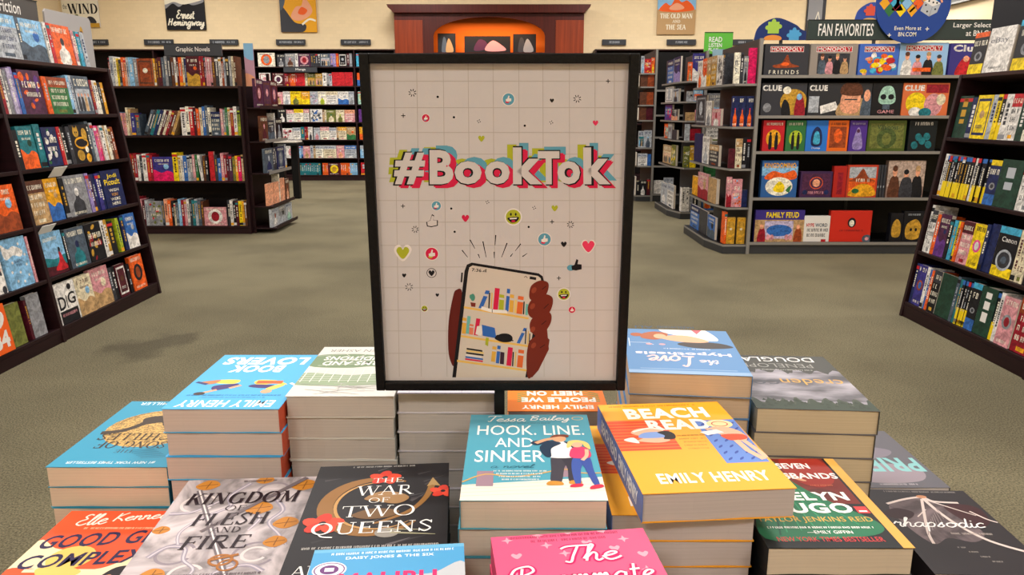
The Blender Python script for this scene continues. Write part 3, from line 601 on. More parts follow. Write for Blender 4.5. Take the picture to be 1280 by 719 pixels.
mg('_110 teal,17,19*15 _20 orange,17,19*3 @maroon,yellow,gold,120,19,c orange,17,19*5 sky,17,19*4', MZ[0], 47, 'the bottom manga shelf')
for k, it in enumerate(('cyan,30,20 orange,30,20 _100', '@orange,blue,black,140,20,b mint,30,20 _60', 'mint,30,20*3 teal,30,20*2 _60', '@purple,red,blue,120,20,e _100', '@amber,orange,black,120,20,b brown,30,20 _60', '@sky,silver,rose,130,20,f _90', 'red,30,20*3 orange,30,20 _80')):
    mg(it, MZ[6-k], 60+k, f"the narrow manga bay's {ORD[k]} shelf", -2.98, .7)

# ---------------------------------------------------------------- end display of the graphic novels bookcase
FE = TR(-2.868, 8.36, 0) @ RZ(90)
r = empty('end_display', FE, 'stepped end display of dark shelves on the comics bookcase end', 'display shelf')
for z, d in ((1.36, .17), (1.0, .2), (.66, .22), (.30, .24), (.06, .26)):
    MB().box(0, .84, -d, .0, z-.015, z, WOOD).build('shelf', r, .003); MB().box(0, .84, -d-.004, -d, z-.015, z+.02, METALL if z in (1.0, .66) else WOOD).build('shelf_lip', r)
MB().box(0, .02, -.03, .0, 0, 1.75, WOOD).build('upright', r); MB().box(.82, .84, -.03, 0, 0, 1.75, WOOD).build('upright', r)
def ed(items, z, y, seed, where, L=.8): row(FE, items, z+.001, L, 'book', where, 'books on the end display', 'display_book', 'book', x0=.02, y=y, seed=seed, depth=.08)
ed('@plum,maroon,rose,240,30,c @plum,brown,rose,240,29,p @maroon,plum,rose,240,30,c', 1.36, -.13, 71, 'top end display shelf')
ed('@brown,maroon,rose,200,27,a @charcoal,slate,grey,200,22,b white,30,30 @black,grey,silver,200,24,a', 1.0, -.16, 72, 'the second end display shelf')
ed('@slate,navy,silver,200,26,a charcoal,30,26*3 @navy,slate,grey,200,26,c silver,40,28', .66, -.18, 73, 'the third end display shelf')
ed('@peach,orange,cream,150,24,n @peach,amber,orange,150,24,n ivory,30,32 @peach,tan,orange,150,26,n @brown,peach,rust,120,24,a', .30, -.19, 74, 'the fourth end display shelf')
ed('@silver,white,rust,220,20,a @grey,silver,black,220,20,b @silver,mint,white,220,20,a', .06, -.21, 75, 'the bottom end display shelf')
o = empty('display_card', TR(-2.84, 8.4, 1.58) , 'tall narrow pastel display card on the end of the comics bookcase', 'display card')
MB().box(0, .10, 0, .01, 0, .44, M('b58a9c')).build('card', o)
a = Art((0, -.0005, 0), (1, 0, 0), (0, 0, 1), .10, .44, .0004); a.blob([(0, a.H*.7), (100, a.H*.62), (100, a.H), (0, a.H)], 'sky'); a.blob([(0, 0), (100, 0), (100, a.H*.2), (0, a.H*.3)], 'peach'); a.build('front_print', o)
# black pedestal with white trays between the aisles
o = empty('display_pedestal', (-3.42, 11.9, 0), 'black pedestal with white tray standing in front of the manga bookcase', 'pedestal')
MB().box(-.22, -.1, -.05, .05, 0, .82, BLACKM).build('leg', o); MB().box(.02, .12, -.05, .05, 0, .82, BLACKM).build('leg', o)
MB().box(-.5, .16, -.2, .2, .82, .86, BLACKM).build('top', o); MB().box(-.5, .14, -.19, .19, .86, .885, M('c9c2b6')).build('tray', o, .004)

# ---------------------------------------------------------------- back wall: wooden arch unit, posters, little signs
CW = M('7a2e10', .38, 0, 'grain'); CWD = M('431208', .4, 0, 'grain')
o = empty('arch_cabinet', (-.43, 15.0, 0), 'reddish wooden wall unit with an orange lit arched niche and crown moulding', 'cabinet')
def archpts():
    p = [(-1.05, 2.42)]
    for i in range(17):
        t = pi-pi*i/16; p.append((1.05*cos(t), 2.72+.34*sin(t)))
    return p+[(1.05, 2.42)]
mb = MB(); W = 1.78
ap = archpts()
mb.box(-W, W, 0, .03, 0, 2.42, CWD); mb.prism([(-W, 2.42), (-W, 3.15), (W, 3.15), (W, 2.42)]+ap[::-1], 'y', 0, .03, CWD); mb.build('arch_front', o)
MB().box(-W, -1.25, -.012, 0, 0, 3.0, CW).build('pilaster', o, .004); MB().box(1.25, W, -.012, 0, 0, 3.0, CW).build('pilaster', o, .004)
MB().box(-W, -W+.03, .03, .58, 0, 3.15, CW).box(W-.03, W, .03, .58, 0, 3.15, CW).build('side_panel', o)
MB().box(-W+.03, W-.03, .55, .57, 0, 3.15, M('c96a22', .6)).build('back_panel', o)
MB().box(-W+.03, W-.03, .03, .55, 2.38, 2.42, CWD).build('niche_shelf', o)
MB().box(-W+.03, W-.03, .03, .55, 3.1, 3.15, CWD).build('top_board', o)
MB().box(-1.05, 1.05, .03, .55, 0, .1, CWD).build('plinth', o)
mb = MB(); pr = [(0, 3.12), (-.02, 3.12), (-.04, 3.17), (-.1, 3.22), (-.12, 3.27), (0, 3.27)]
pts = []
mb.prism([(-W-.0, 3.12), (W, 3.12), (W+.04, 3.17), (W+.1, 3.22), (W+.12, 3.27), (-W-.12, 3.27), (-W-.1, 3.22), (-W-.04, 3.17)], 'y', -.1, .58, CWD); mb.build('crown_moulding', o, .006)
for x0, wd, h, c1, c2, lb in ((-1.42, .34, .33, 'slate', 'tan', 'dark portrait picture at the edge of the lit niche'), (-.93+.02, .88, .28, 'plum', 'rose', 'wide dark picture in the middle of the lit niche'), (.02, .44, .32, 'charcoal', 'grey', 'dark figure picture on the other side of the lit niche')):
    f = empty('niche_picture', TR(x0, 15.2, 2.4245) @ RX(-4), lb, 'picture')
    MB().box(0, wd, 0, .02, 0, h+.03, BLACKM).build('frame', f)
    a = Art((.012, -.0008, .012), (1, 0, 0), (0, 0, 1), wd-.024, h+.006, .0006); a.rect(0, 0, 100, a.H, 'black'); a.blob([(20, 4), (50, 8), (46, a.H*.7), (30, a.H*.8)], c1); a.blob([(45, 4), (90, 4), (80, a.H*.5), (60, a.H*.75)], c2); a.build('print', f)
def poster(px, pz, w, h, fn, label, y=15.585, bg='white'):
    o = empty('wall_poster', (px, y-.03, pz), label, 'poster', 'canvas posters on the back wall')
    MB().box(0, w, 0, .03, 0, h, M(P(bg), .6)).build('canvas', o)
    a = Art((0, -.001, 0), (1, 0, 0), (0, 0, 1), w, h, .00015); fn(a); a.build('print', o)
def p1(a):
    a.rect(0, 0, 100, 11, 'gold'); a.rect(0, 11, 100, a.H, 'ivory'); a.serif('WIND', 16, 36, 96, 62, 'black', 0, 0, .2); a.text('the', 3, 48, 14, 62, 'black')
    a.blob('20 16 30 30 42 34 44 20 56 12 40 12', 'olive'); a.blob('34 12 44 30 48 18 46 12', 'rust'); a.blob('62 16 70 28 84 26 92 12 70 12', 'charcoal'); a.serif('GONE', 20, 72, 80, 96, 'black')
def p2(a):
    a.rect(0, 0, 100, a.H, 'black'); a.blob([(0, 52), (20, 64), (36, 56), (54, 66), (72, 60), (100, 68), (100, 78), (0, 78)], 'grey'); a.blob([(0, 62), (24, 68), (50, 62), (100, 74), (100, 82), (0, 82)], 'ivory')
    a.script('Ernest', 28, 28, 74, 48, 3, 'ivory'); a.script('Hemingway', 5, 3, 97, 28, 3, 'ivory'); a.rect(20, 88, 80, 98, 'red')
def p3(a):
    a.rect(0, 0, 100, a.H, 'amber'); a.blob('0 0 60 0 70 20 40 26 14 60 0 70', 'charcoal'); a.blob('30 40 50 30 78 40 90 60 70 90 60 70 44 66', 'peach'); a.blob('50 50 66 46 76 58 60 66', 'orange'); a.blob('0 60 12 70 16 100 0 120', 'slate'); a.line('60 20 80 34 98 30', 5, 'ivory', 5)
def p4(a):
    a.rect(0, 0, 100, a.H, 'tan'); a.rect(0, 62, 100, a.H, 'sky'); a.blob('4 60 20 78 34 72 48 92 62 80 78 84 96 62 60 56 30 56', 'orange'); a.blob('30 64 50 78 70 66 50 60', 'peach')
    a.serif('THE OLD MAN', 8, 40, 92, 52, 'ivory', 0, 0, .2, .1); a.serif('AND', 40, 29, 60, 36, 'ivory', 0, 0, .2, .1); a.serif('THE SEA', 24, 12, 76, 24, 'ivory', 0, 0, .2, .1)
poster(-8.92+.2, 2.93, .70, .92, p1, 'cream canvas poster of a classic novel reading WIND')
poster(-6.72, 2.88, .76, .95, p2, 'black canvas poster with white handwriting above the comics bookcase', bg='black')
poster(-4.5, 2.84, .7, .95, p3, 'orange and black canvas poster with curling figures beside the arch unit', bg='amber')
poster(2.82, 2.8, .74, 1.0, p4, 'blue and brown canvas poster of a sea novel beyond the hashtag sign', bg='tan')
def p5(a): a.rect(0, 0, 100, a.H, 'charcoal'); a.rect(6, 6, 82, a.H-4, 'grey'); a.line('46 60 60 110', 4, 'ivory'); a.line('72 60 60 110', 4, 'ivory'); a.line('40 58 76 58', 8, 'ivory')
poster(5.72, 2.82, .36, .8, p5, 'narrow grey canvas poster beside the puzzle sign', bg='charcoal')
STX = [(137, 165), (208, 242), (285, 318), (363, 397), (439, 474), (746, 774), (822, 856), (898, 923), (92, 118)]
for i, (a0, a1) in enumerate(STX):
    x = (a0-640)/950*15.82; wd = (a1-a0)/950*15.82
    o = empty('shelf_sign', (x, 15.55, 2.60), 'small dark grey shelf sign on the back wall '+('behind the silver comics', 'under the black handwriting poster', 'above the far end of the comics', 'under the orange poster', 'between manga case and arch unit', 'just beyond the arch unit crown', 'under the sea novel poster', 'behind the green framed sign', 'behind the grey display board')[i], 'sign', 'small category signs along the back wall')
    MB().box(0, wd, 0, .05, 0, .105, M('34363a', .5)).build('sign_panel', o)
    a = Art((0, -.001, 0), (1, 0, 0), (0, 0, 1), wd, .105, .0008); a.bars(12 if i < 5 else 30, a.H*.32, 55 if i < 5 else 70, a.H*.68, 'silver', random.Random(i)); (a.bars(62, a.H*.36, 94, a.H*.66, 'silver', random.Random(i+9)) if i < 5 else 0); a.build('lettering', o)

# ---------------------------------------------------------------- games gondola and its end displays
GZ = [.11, .53, .955, 1.275, 1.63]
def gondola(F, x1, dy, levels, top, label, endp, endlv, enddepth):
    """F at the left front floor corner of the body; x to the right, y away"""
    r = empty('gondola_shelf', F, label, 'gondola shelving')
    MB().box(0, x1, 0, dy, 0, levels[0]-.02, METAL).build('base', r, .004)
    MB().box(0, x1, dy/2-.02, dy/2+.02, levels[0], top, BLACKM).build('back_panel', r)
    for z in levels:
        MB().box(.0, x1, .0, dy, z-.02, z, BLACKM).build('shelf', r); MB().box(0, x1, -.012, 0, z-.022, z+.004, METALL).build('price_rail', r)
    for x in (0, x1*.5, x1): MB().box(x-.015, x+.015, dy/2-.03, dy/2+.03, 0, top, METAL).build('upright', r)
    MB().box(-.02, 0, .03, dy-.03, 0, top, METAL).build('end_panel', r)
    for i, z in enumerate(endlv):
        s_ = 1 if i == 0 else .92
        pts = [(-.02, 0), (-.25*s_, 0), (-enddepth*s_, dy*.3), (-enddepth*s_, dy), (-.02, dy)]
        if i == 0: MB().prism(pts, 'z', 0, z-.02, METAL).build('end_base', r, .004)
        MB().prism(pts, 'z', z-.02, z, METALL, BLACKM).build('end_shelf', r)
    MB().box(-.03, .0, -.012, .02, 0, top, METALL).build('corner_post', r)
    return r
GF = TR(2.24, 7.09, 0)
gondola(GF, 2.3, 1.3, GZ, 1.95, 'dark metal gondola of board games below the Fan Favorites header', None, [.09, .44, .80, 1.18, 1.56], .33)
GB = TR(2.36, 9.5, 0)
gondola(GB, 2.7, 1.2, GZ, 2.03, 'dark metal gondola behind the games one, stacked with novelty boxes', None, [.09, .64, .97, 1.21, 1.44, 1.68], .35)
GC = TR(2.12, 11.5, 0)
gondola(GC, 1.6, 1.1, GZ, 2.2, 'rearmost dark metal gondola, partly behind the hashtag sign', None, [.09, .53, .80, 1.2, 1.42, 1.68, 1.87], .33)
# header of the games gondola
o = sign_box(TR(2.63, 7.10, 1.935), 1.72, .175, [('FAN FAVORITES', 5.5, 20, 34, 80), ('Larger Selection', 75, 55, 99, 85), ('at BN.COM', 82, 20, 99, 48)], 'long dark green header reading Fan Favorites over the board games', '2e3a38', nm='header_sign')
# round header sign
o = empty('round_sign', (3.53, 7.07, 1.93), 'round dark blue sign with game board, chess piece and two dice', 'sign')
rr = .33; cz = .305
mb = MB(); mb.prism([(rr*cos(2*pi*i/40), cz+rr*sin(2*pi*i/40)) for i in range(40)], 'y', 0, .012, M('1d3f8a', .45)); mb.build('disc', o)
a = Art((-rr, -.001, cz-rr), (1, 0, 0), (0, 0, 1), 2*rr, 2*rr, .00012)
cc = ['red', 'sky', 'amber', 'green', 'orange', 'cyan', 'yellow']
for i in range(-1, 7):
    for j in range(0, 7):
        cx, cy = 4+i*15+(j % 2)*7.5, 42+j*9
        if math.hypot(cx-50, cy-50) < 44 and cx+cy*.0 < 92 and (cx-62)*.9 < (cy-42): a.poly([(cx-7, cy), (cx, cy-8.4), (cx+7, cy), (cx, cy+8.4)], cc[(i*3+j*2) % 7], False)
a.build('board_print', o)
a.blob('22 42 36 42 34 47 31 52 32 60 26 60 27 52 24 47', 'crimson'); a.ell(29, 63, 4, 4, 'crimson'); a.build('chess_piece_print', o)
for dx, dy_, rt in ((52, 66, 12), (72, 46, -18)):
    q = lambda x, y: (dx+x*cos(R(rt))-y*sin(R(rt)), dy_+x*sin(R(rt))+y*cos(R(rt)))
    a.poly([q(-10, -8), q(4, -11), q(12, -3), q(12, 9), q(-2, 12), q(-10, 5)], 'silver'); a.poly([q(-10, 5), q(3, 2), q(12, 9), q(-2, 12)], 'white'); a.line([q(3, 2), q(4, -11)], .8, 'grey')
    for x, y in ((-6, 1), (-1, -6), (8, 0), (-4, 7), (2, 7), (7, 8)): a.ell(*q(x, y), 1.3, 1.3, 'black', n=8)
    a.build('dice_print', o)
a.ell(82, 74, 10, 7, 'yellow'); a.line('12 62 22 72', 5, 'amber'); a.line('46 40 54 48', 2.5, 'peach'); a.line('88 52 84 60', 2.5, 'peach')
a.text('Even More at', 28, 17, 64, 22, 'ivory', .01); a.text('BN.COM', 34, 9, 58, 14.5, 'ivory', .01); a.line('22 8 22 13', 1, 'ivory'); a.line('19.5 10.5 24.5 10.5', 1, 'ivory'); a.line('72 16 72 21', 1, 'ivory'); a.line('69.5 18.5 74.5 18.5', 1, 'ivory')
a.build('face_print', o)
def puzzle_sign(F, w, h, c, c1, c2, c3, label, pd=.05):
    o = empty('puzzle_sign', F, label, 'sign')
    pts = cat([(-w/2, 0), (-w*.42, h*.62), (-w*.12, h), (w*.22, h*.72), (w*.34, h*.5), (w/2, h*.3), (w/2, 0)], 5)
    MB().prism(pts, 'y', 0, .012, M(c, .45)).build('board', o)
    MB().box(-.02, .02, .012, .03, -pd, h*.5, METAL).build('post', o)
    a = Art((-w/2, -.001, 0), (1, 0, 0), (0, 0, 1), w, h, .001); H = a.H
    def piece(x, y, s_, cc_):
        a.rect(x-s_, y-s_, x+s_, y+s_, cc_); a.ell(x-s_, y, s_*.5, s_*.4, cc_); a.ell(x, y+s_, s_*.4, s_*.5, cc_); a.ell(x+s_, y+s_*.2, s_*.5, s_*.4, cc_)
    piece(34, H*.56, 10, c1); piece(72, H*.22, 9, c2); a.ell(34, H*.08, 16, 6, c3); a.build('face_print', o)
puzzle_sign(TR(3.41, 10.075, 2.20), .70, .27, '1c2f66', '9fc04a', '4f9fd0', 'dd8a3c', 'dark blue cloud-shaped sign with green and orange puzzle pieces', .17)
puzzle_sign(TR(4.60, 10.1, 2.42), .56, .24, '2c4a9c', 'd0503c', '3f6fc0', 'c8a060', 'blue rounded sign with a red puzzle piece behind the header', .39)
sign_box(TR(2.44, 10.09, 2.031), .36, .27, [('READ', 16, 55, 62, 78), ('LISTEN', 16, 32, 62, 50), ('PLAY', 16, 14, 50, 28)], 'bright green framed sign standing on the middle gondola', '58a83a', nm='framed_sign', th=.02)
o = empty('display_board', (2.42, 9.56, 1.631), 'pale blue board with a beach picture behind the end display', 'board')
MB().box(0, .36, 0, .02, 0, .42, M('8fb0bf')).build('board', o); a = Art((0, -.001, 0), (1, 0, 0), (0, 0, 1), .36, .42, .0006); a.rect(0, 0, 100, 30, 'tan'); a.blob('0 30 100 34 100 52 0 48', 'cyan'); a.rect(40, 78, 80, 100, 'slate'); a.build('face_print', o)
o = sign_box(TR(2.52, 8.2, 1.66), .30, .27, [('Best', 30, 58, 60, 80), ('Sellers', 18, 24, 84, 46)], 'slate blue sign leaning on top of the end display by the pink box', '434a78', nm='framed_sign', th=.02)

# board games
def game(x, lv, w, h, c, fn, label, d=.06, y=.03, side=None, dz=0):
    dd = 7.12*.9748-(GZ[lv]-1.2)*.2233; x = (x-640)/950*dd-GX; w *= dd/7.42
    T = GF @ TR(x, y, GZ[lv]+.001+dz)
    o = empty('board_game', T, label, 'board game', 'board games on the gondola')
    MB().box(0, w, 0, d, 0, h, M(P(c), .4), None).build('lid', o, .002)
    a = Art((0, -.0006, 0), (1, 0, 0), (0, 0, 1), w, h, .0001); a.kd = 'mottle'; fn(a, a.H, random.Random(int(x*1000)+lv)); a.build('front_print', o)
    return o
def gx(px): return px
GX = 2.24
def mono(bot):
    def f(a, H, r):
        a.rect(0, 0, 100, H, bot[0]) if bot[0] else 0
        a.rect(12, H*.74, 88, H*.92, 'white'); a.rect(13, H*.755, 87, H*.905, 'red'); a.text('MONOPOLY', 15, H*.77, 85, H*.89, 'white', .03)
        bot[1](a, H, r)
    return f
def people(a, H, r, n, x0, x1, y0, y1, cols, skin='peach'):
    for i in range(n):
        x = x0+(x1-x0)*(i+.5)/n; wd = (x1-x0)/n*.5; t = y1-(i % 2)*(y1-y0)*.12
        a.blob([(x-wd, y0), (x+wd, y0), (x+wd*.8, y0+(t-y0)*.55), (x+wd*.3, y0+(t-y0)*.7), (x-wd*.3, y0+(t-y0)*.7), (x-wd*.8, y0+(t-y0)*.55)], cols[i % len(cols)]); a.ell(x, t-(t-y0)*.16, wd*.42, (t-y0)*.17, skin, n=12); a.ell(x, t-(t-y0)*.06, wd*.46, (t-y0)*.1, ['brown', 'black', 'tan', 'charcoal'][i % 4], n=10)
game(gx(955), 4, .43, .275, 'charcoal', mono((None, lambda a, H, r: (a.blob([(30, H*.24), (80, H*.28), (60, H*.4), (52, H*.66), (40, H*.4), (20, H*.32)], 'rust'), a.ell(48, H*.36, 9, 4, 'orange'), a.text('F R I E N D S', 12, H*.05, 80, H*.17, 'ivory', .01)))), 'black board game box with orange fountain picture')
game(gx(1012), 4, .46, .275, '8f857c', mono((None, lambda a, H, r: (a.rect(16, H*.06, 84, H*.7, 'charcoal'), people(a, H, r, 4, 18, 82, H*.08, H*.68, ['slate', 'rose', 'black', 'tan'])))), 'taupe board game box with an office group picture')
game(gx(1073), 4, .385, .275, '3b62b8', mono((None, lambda a, H, r: [a.ell(r.uniform(8, 92), r.uniform(H*.08, H*.64), r.uniform(5, 12), r.uniform(4, 9), r.choice(['red', 'orange', 'yellow', 'blue', 'white', 'cyan', 'peach']), 0, 12) for _ in range(26)])), 'blue board game box crowded with small red and yellow shapes')
game(gx(1123), 4, .47, .285, '8fb6dc', mono((None, lambda a, H, r: (people(a, H, r, 4, 6, 94, 0, H*.7, ['white', 'rose', 'black', 'olive']), a.rect(30, H*.12, 68, H*.24, 'orange')))), 'light blue board game box with four cartoon fighters')
game(gx(1186), 4, .36, .28, 'indigo', lambda a, H, r: (a.text('Clue', 8, H*.74, 80, H*.95, 'white', .04), a.blob([(20, 0), (70, 0), (66, H*.4), (45, H*.6), (26, H*.36)], 'red'), a.ell(45, H*.52, 8, 8, 'peach'), a.ell(80, H*.55, 10, 14, 'gold')), 'purple mystery board game box half behind the guide bookcase')
clue = lambda a, H, x=3, x1=40: a.text('CLUE', x, H*.76, x1, H*.94, 'white', .05)
game(gx(951), 3, .44, .29, 'charcoal', lambda a, H, r: (clue(a, H, 2, 44), a.ell(72, H*.42, 30, 28, 'gold'), a.blob([(48, 0), (66, 0), (62, H*.36), (52, H*.5), (46, H*.3)], 'black'), a.ell(56, H*.78, 9, 8, 'ivory'), a.blob([(76, 0), (98, 0), (94, H*.5), (84, H*.7), (76, H*.4)], 'crimson'), a.ell(84, H*.58, 6, 7, 'sky'), a.ell(14, H*.25, 9, 10, 'grey')), 'black mystery board game box with a golden moon circle')
game(gx(1009), 3, .62, .29, '2b2c30', lambda a, H, r: (clue(a, H, 2, 30), a.rect(2, H*.1, 18, H*.6, 'silver'), a.poly([(20, H*.3), (44, H*.44), (50, H*.2), (22, H*.06)], 'white'), a.blob([(48, 0), (96, 0), (90, H*.5), (56, H*.5)], 'tan'), a.blob([(54, H*.15), (80, H*.12), (82, H*.7), (68, H*.92), (54, H*.7)], 'peach'), a.blob([(52, H*.66), (84, H*.64), (80, H*.98), (56, H*.98)], 'brown'), a.line([(58, H*.5), (78, H*.5)], 2, 'charcoal'), a.blob([(84, 0), (100, 0), (100, H*.6), (90, H*.8)], 'slate'), a.ell(93, H*.62, 5, 9, 'peach')), 'black mystery board game box with a large man\'s face')
game(gx(1089), 3, .29, .29, 'black', lambda a, H, r: STY['skull'](a), 'black board game box with a pale green skull')
game(gx(1127), 3, .45, .29, 'd06a3c', lambda a, H, r: (clue(a, H, 3, 46), a.rect(50, H*.7, 98, H*.96, 'crimson'), a.ell(30, H*.4, 22, 22, 'yellow'), a.ell(68, H*.34, 20, 24, 'rose'), a.ell(30, H*.12, 14, 10, 'white'), a.ell(84, H*.5, 10, 12, 'cream'), a.ell(52, H*.1, 14, 10, 'teal')), 'orange and yellow mystery board game box with cartoon shapes')
def duo(bg, hi):
    def f(a, H, r): a.ell(50, H*.42, 34, 40, hi); a.bars(12, H*.84, 88, H*.92, 'ivory', r); [(a.blob([(x-7, H*.1), (x+7, H*.1), (x+6, H*.5), (x-6, H*.5)], 'black'), a.ell(x, H*.58, 5, 6, 'black')) for x in (36, 64)]
    return f
game(gx(953), 2, .21, .28, 'red', duo('red', 'amber'), 'red party game box with two black silhouettes')
game(gx(982), 2, .19, .28, 'green', duo('green', 'lime'), 'green party game box with two black silhouettes')
game(gx(1007), 2, .21, .28, '2a6fc4', lambda a, H, r: (a.blob([(28, H*.2), (72, H*.2), (72, H*.6), (50, H*.8), (28, H*.6)], 'navy'), a.blob([(36, H*.26), (64, H*.26), (62, H*.55), (50, H*.66), (38, H*.55)], 'cyan'), a.text('Disney', 30, H*.06, 70, H*.14, 'white')), 'bright blue game box with a dark arch')
game(gx(1034), 2, .20, .28, 'e0661c', lambda a, H, r: (a.rect(10, H*.12, 90, H*.8, 'rust'), a.ell(50, H*.5, 20, 34, 'orange'), a.bars(14, H*.84, 86, H*.92, 'brown', r)), 'orange game box with a rust-coloured figure panel')
game(gx(1061), 2, .17, .28, '4a2c84', lambda a, H, r: (a.blob([(24, H*.1), (76, H*.1), (70, H*.5), (50, H*.78), (30, H*.5)], 'violet'), a.ell(50, H*.66, 9, 11, 'plum'), a.bars(14, H*.86, 86, H*.92, 'lavender', r)), 'purple game box with a pale violet figure')
game(gx(1084), 2, .37, .28, '4a5a22', lambda a, H, r: (a.rect(6, H*.1, 94, H*.9, 'olive'), a.ell(50, H*.42, 26, 26, '46562a'), a.text('Villainous', 24, H*.7, 78, H*.86, 'forest'), a.ell(50, H*.4, 12, 16, 'olive')), 'wide olive green game box beside the purple one')
game(gx(1135), 2, .27, .28, '10181c', lambda a, H, r: ([a.ell(x, H*y, 12, 14, 'teal', 20, 12) for x, y in ((24, .2), (50, .34), (74, .22), (36, .46), (66, .48))], a.bars(20, H*.84, 84, H*.94, 'white', r)), 'black game box with teal monster picture')
game(gx(951), 1, .35, .34, '2c5a94', lambda a, H, r: (a.blob([(0, H*.6), (100, H*.6), (100, H*.84), (0, H*.84)], 'sky'), a.text('KINGDOMINO', 6, H*.8, 94, H*.94, 'amber', .03), a.blob([(10, H*.5), (30, H*.72), (60, H*.66), (90, H*.74), (92, H*.5)], 'orange'), a.ell(50, H*.3, 38, 26, 'ivory'), a.blob([(34, H*.2), (50, H*.44), (66, H*.3), (60, H*.14)], 'yellow'), a.blob([(70, H*.2), (84, H*.34), (80, H*.14)], 'green')), 'blue and orange kingdom game box on the fourth shelf')
game(gx(1000), 1, .31, .24, '3c2348', lambda a, H, r: (a.rect(6, H*.08, 94, H*.92, 'plum'), a.ell(50, H*.56, 12, 12, 'peach'), a.ring(50, H*.56, 20, 18, 2, 'orange'), a.bars(26, H*.14, 74, H*.24, 'rose', r), a.ell(16, H*.2, 8, 8, 'navy'), a.ell(84, H*.2, 8, 8, 'navy')), 'low dark purple game box with a glowing round emblem')
game(gx(1041), 1, .13, .29, 'a8231c', lambda a, H, r: (a.rect(30, H*.1, 70, H*.8, 'crimson'), a.line([(98, 0), (98, H)], 3, 'maroon')), 'narrow red game box standing side-on beside the volcano game')
game(gx(1058), 1, .295, .30, 'b83a24', lambda a, H, r: (a.rect(6, H*.06, 94, H*.94, 'orange'), a.rect(6, H*.6, 94, H*.94, 'silver'), a.blob([(10, H*.5), (30, H*.64), (46, H*.86), (54, H*.86), (70, H*.62), (92, H*.5)], 'rust'), a.blob([(6, H*.06), (94, H*.06), (80, H*.36), (40, H*.4)], 'amber'), a.ell(30, H*.2, 12, 8, 'green'), a.bars(30, H*.48, 74, H*.58, 'ivory', r)), 'red framed game box with a volcano picture')
for k in range(3): game(gx(1096)+3.6*k, 1, .022, .3, 'charcoal', lambda a, H, r: a.bars(20, H*.3, 80, H*.36, 'silver', r), 'thin black game box standing on edge, %s beside the volcano game' % ORD[k])
game(gx(1108), 1, .36, .34, '8f7468', lambda a, H, r: (a.rect(0, H*.3, 100, H, 'b09a8c'), people(a, H, r, 3, 4, 96, 0, H*.84, ['brown', 'maroon', 'black']), a.blob([(36, 0), (68, 0), (64, H*.5), (40, H*.5)], 'charcoal')), 'greyish pink game box with a dark-haired portrait group')
game(gx(943), 0, .48, .30, '3a2c78', lambda a, H, r: (a.rect(0, 0, 100, H*.7, 'tan'), a.rect(20, H*.1, 78, H*.66, 'lavender'), a.ell(50, H*.36, 26, 12, 'blue'), a.text('FAMILY FEUD', 22, H*.76, 88, H*.94, 'yellow', .04), a.blob([(6, 0), (22, 0), (20, H*.4), (10, H*.4)], 'crimson'), a.ell(14, H*.48, 4, 5, 'peach'), a.blob([(80, 0), (96, 0), (94, H*.4), (84, H*.4)], 'rust'), a.ell(88, H*.48, 4, 5, 'peach'), [a.ell(x, H*.14, 4, 6, 'rose') for x in (28, 36, 66, 74)]), 'family quiz game box with yellow lettering on the lowest shelf')
game(gx(1004), 0, .255, .245, 'd8d4ce', lambda a, H, r: (a.text('HYPE', 10, H*.58, 40, H*.72, 'red', .03), a.text('WORD', 44, H*.58, 90, H*.72, 'slate', .03), a.bars(10, H*.4, 90, H*.52, 'charcoal', r), a.bars(14, H*.2, 86, H*.32, 'charcoal', r), a.rect(70, 0, 88, H*.1, 'red')), 'white party game box with red and black lettering')
game(gx(1037), 0, .40, .295, 'c22a1c', lambda a, H, r: (a.ell(52, H*.62, 10, 12, 'black'), a.ell(52, H*.6, 6, 8, 'ivory'), a.bars(24, H*.34, 82, H*.39, 'maroon', r), a.ell(92, H*.1, 12, 10, 'slate'), a.ell(92, H*.1, 5, 4, 'rose')), 'large red game box with a small black oval portrait')
game(gx(1112), 0, .12, .27, 'black', lambda a, H, r: (a.blob([(20, H*.2), (80, H*.2), (84, H*.6), (50, H*.8), (16, H*.6)], 'gold')), 'black game box with a gold mask, beside the red box')
game(gx(1128), 0, .2, .29, 'black', lambda a, H, r: (a.blob([(20, H*.12), (80, H*.12), (88, H*.5), (60, H*.74), (16, H*.55)], 'gold'), a.ell(40, H*.4, 6, 8, 'black'), a.ell(64, H*.4, 6, 8, 'black'), a.bars(20, H*.86, 80, H*.92, 'silver', r)), 'second black game box with a gold mask beside the guide bookcase')

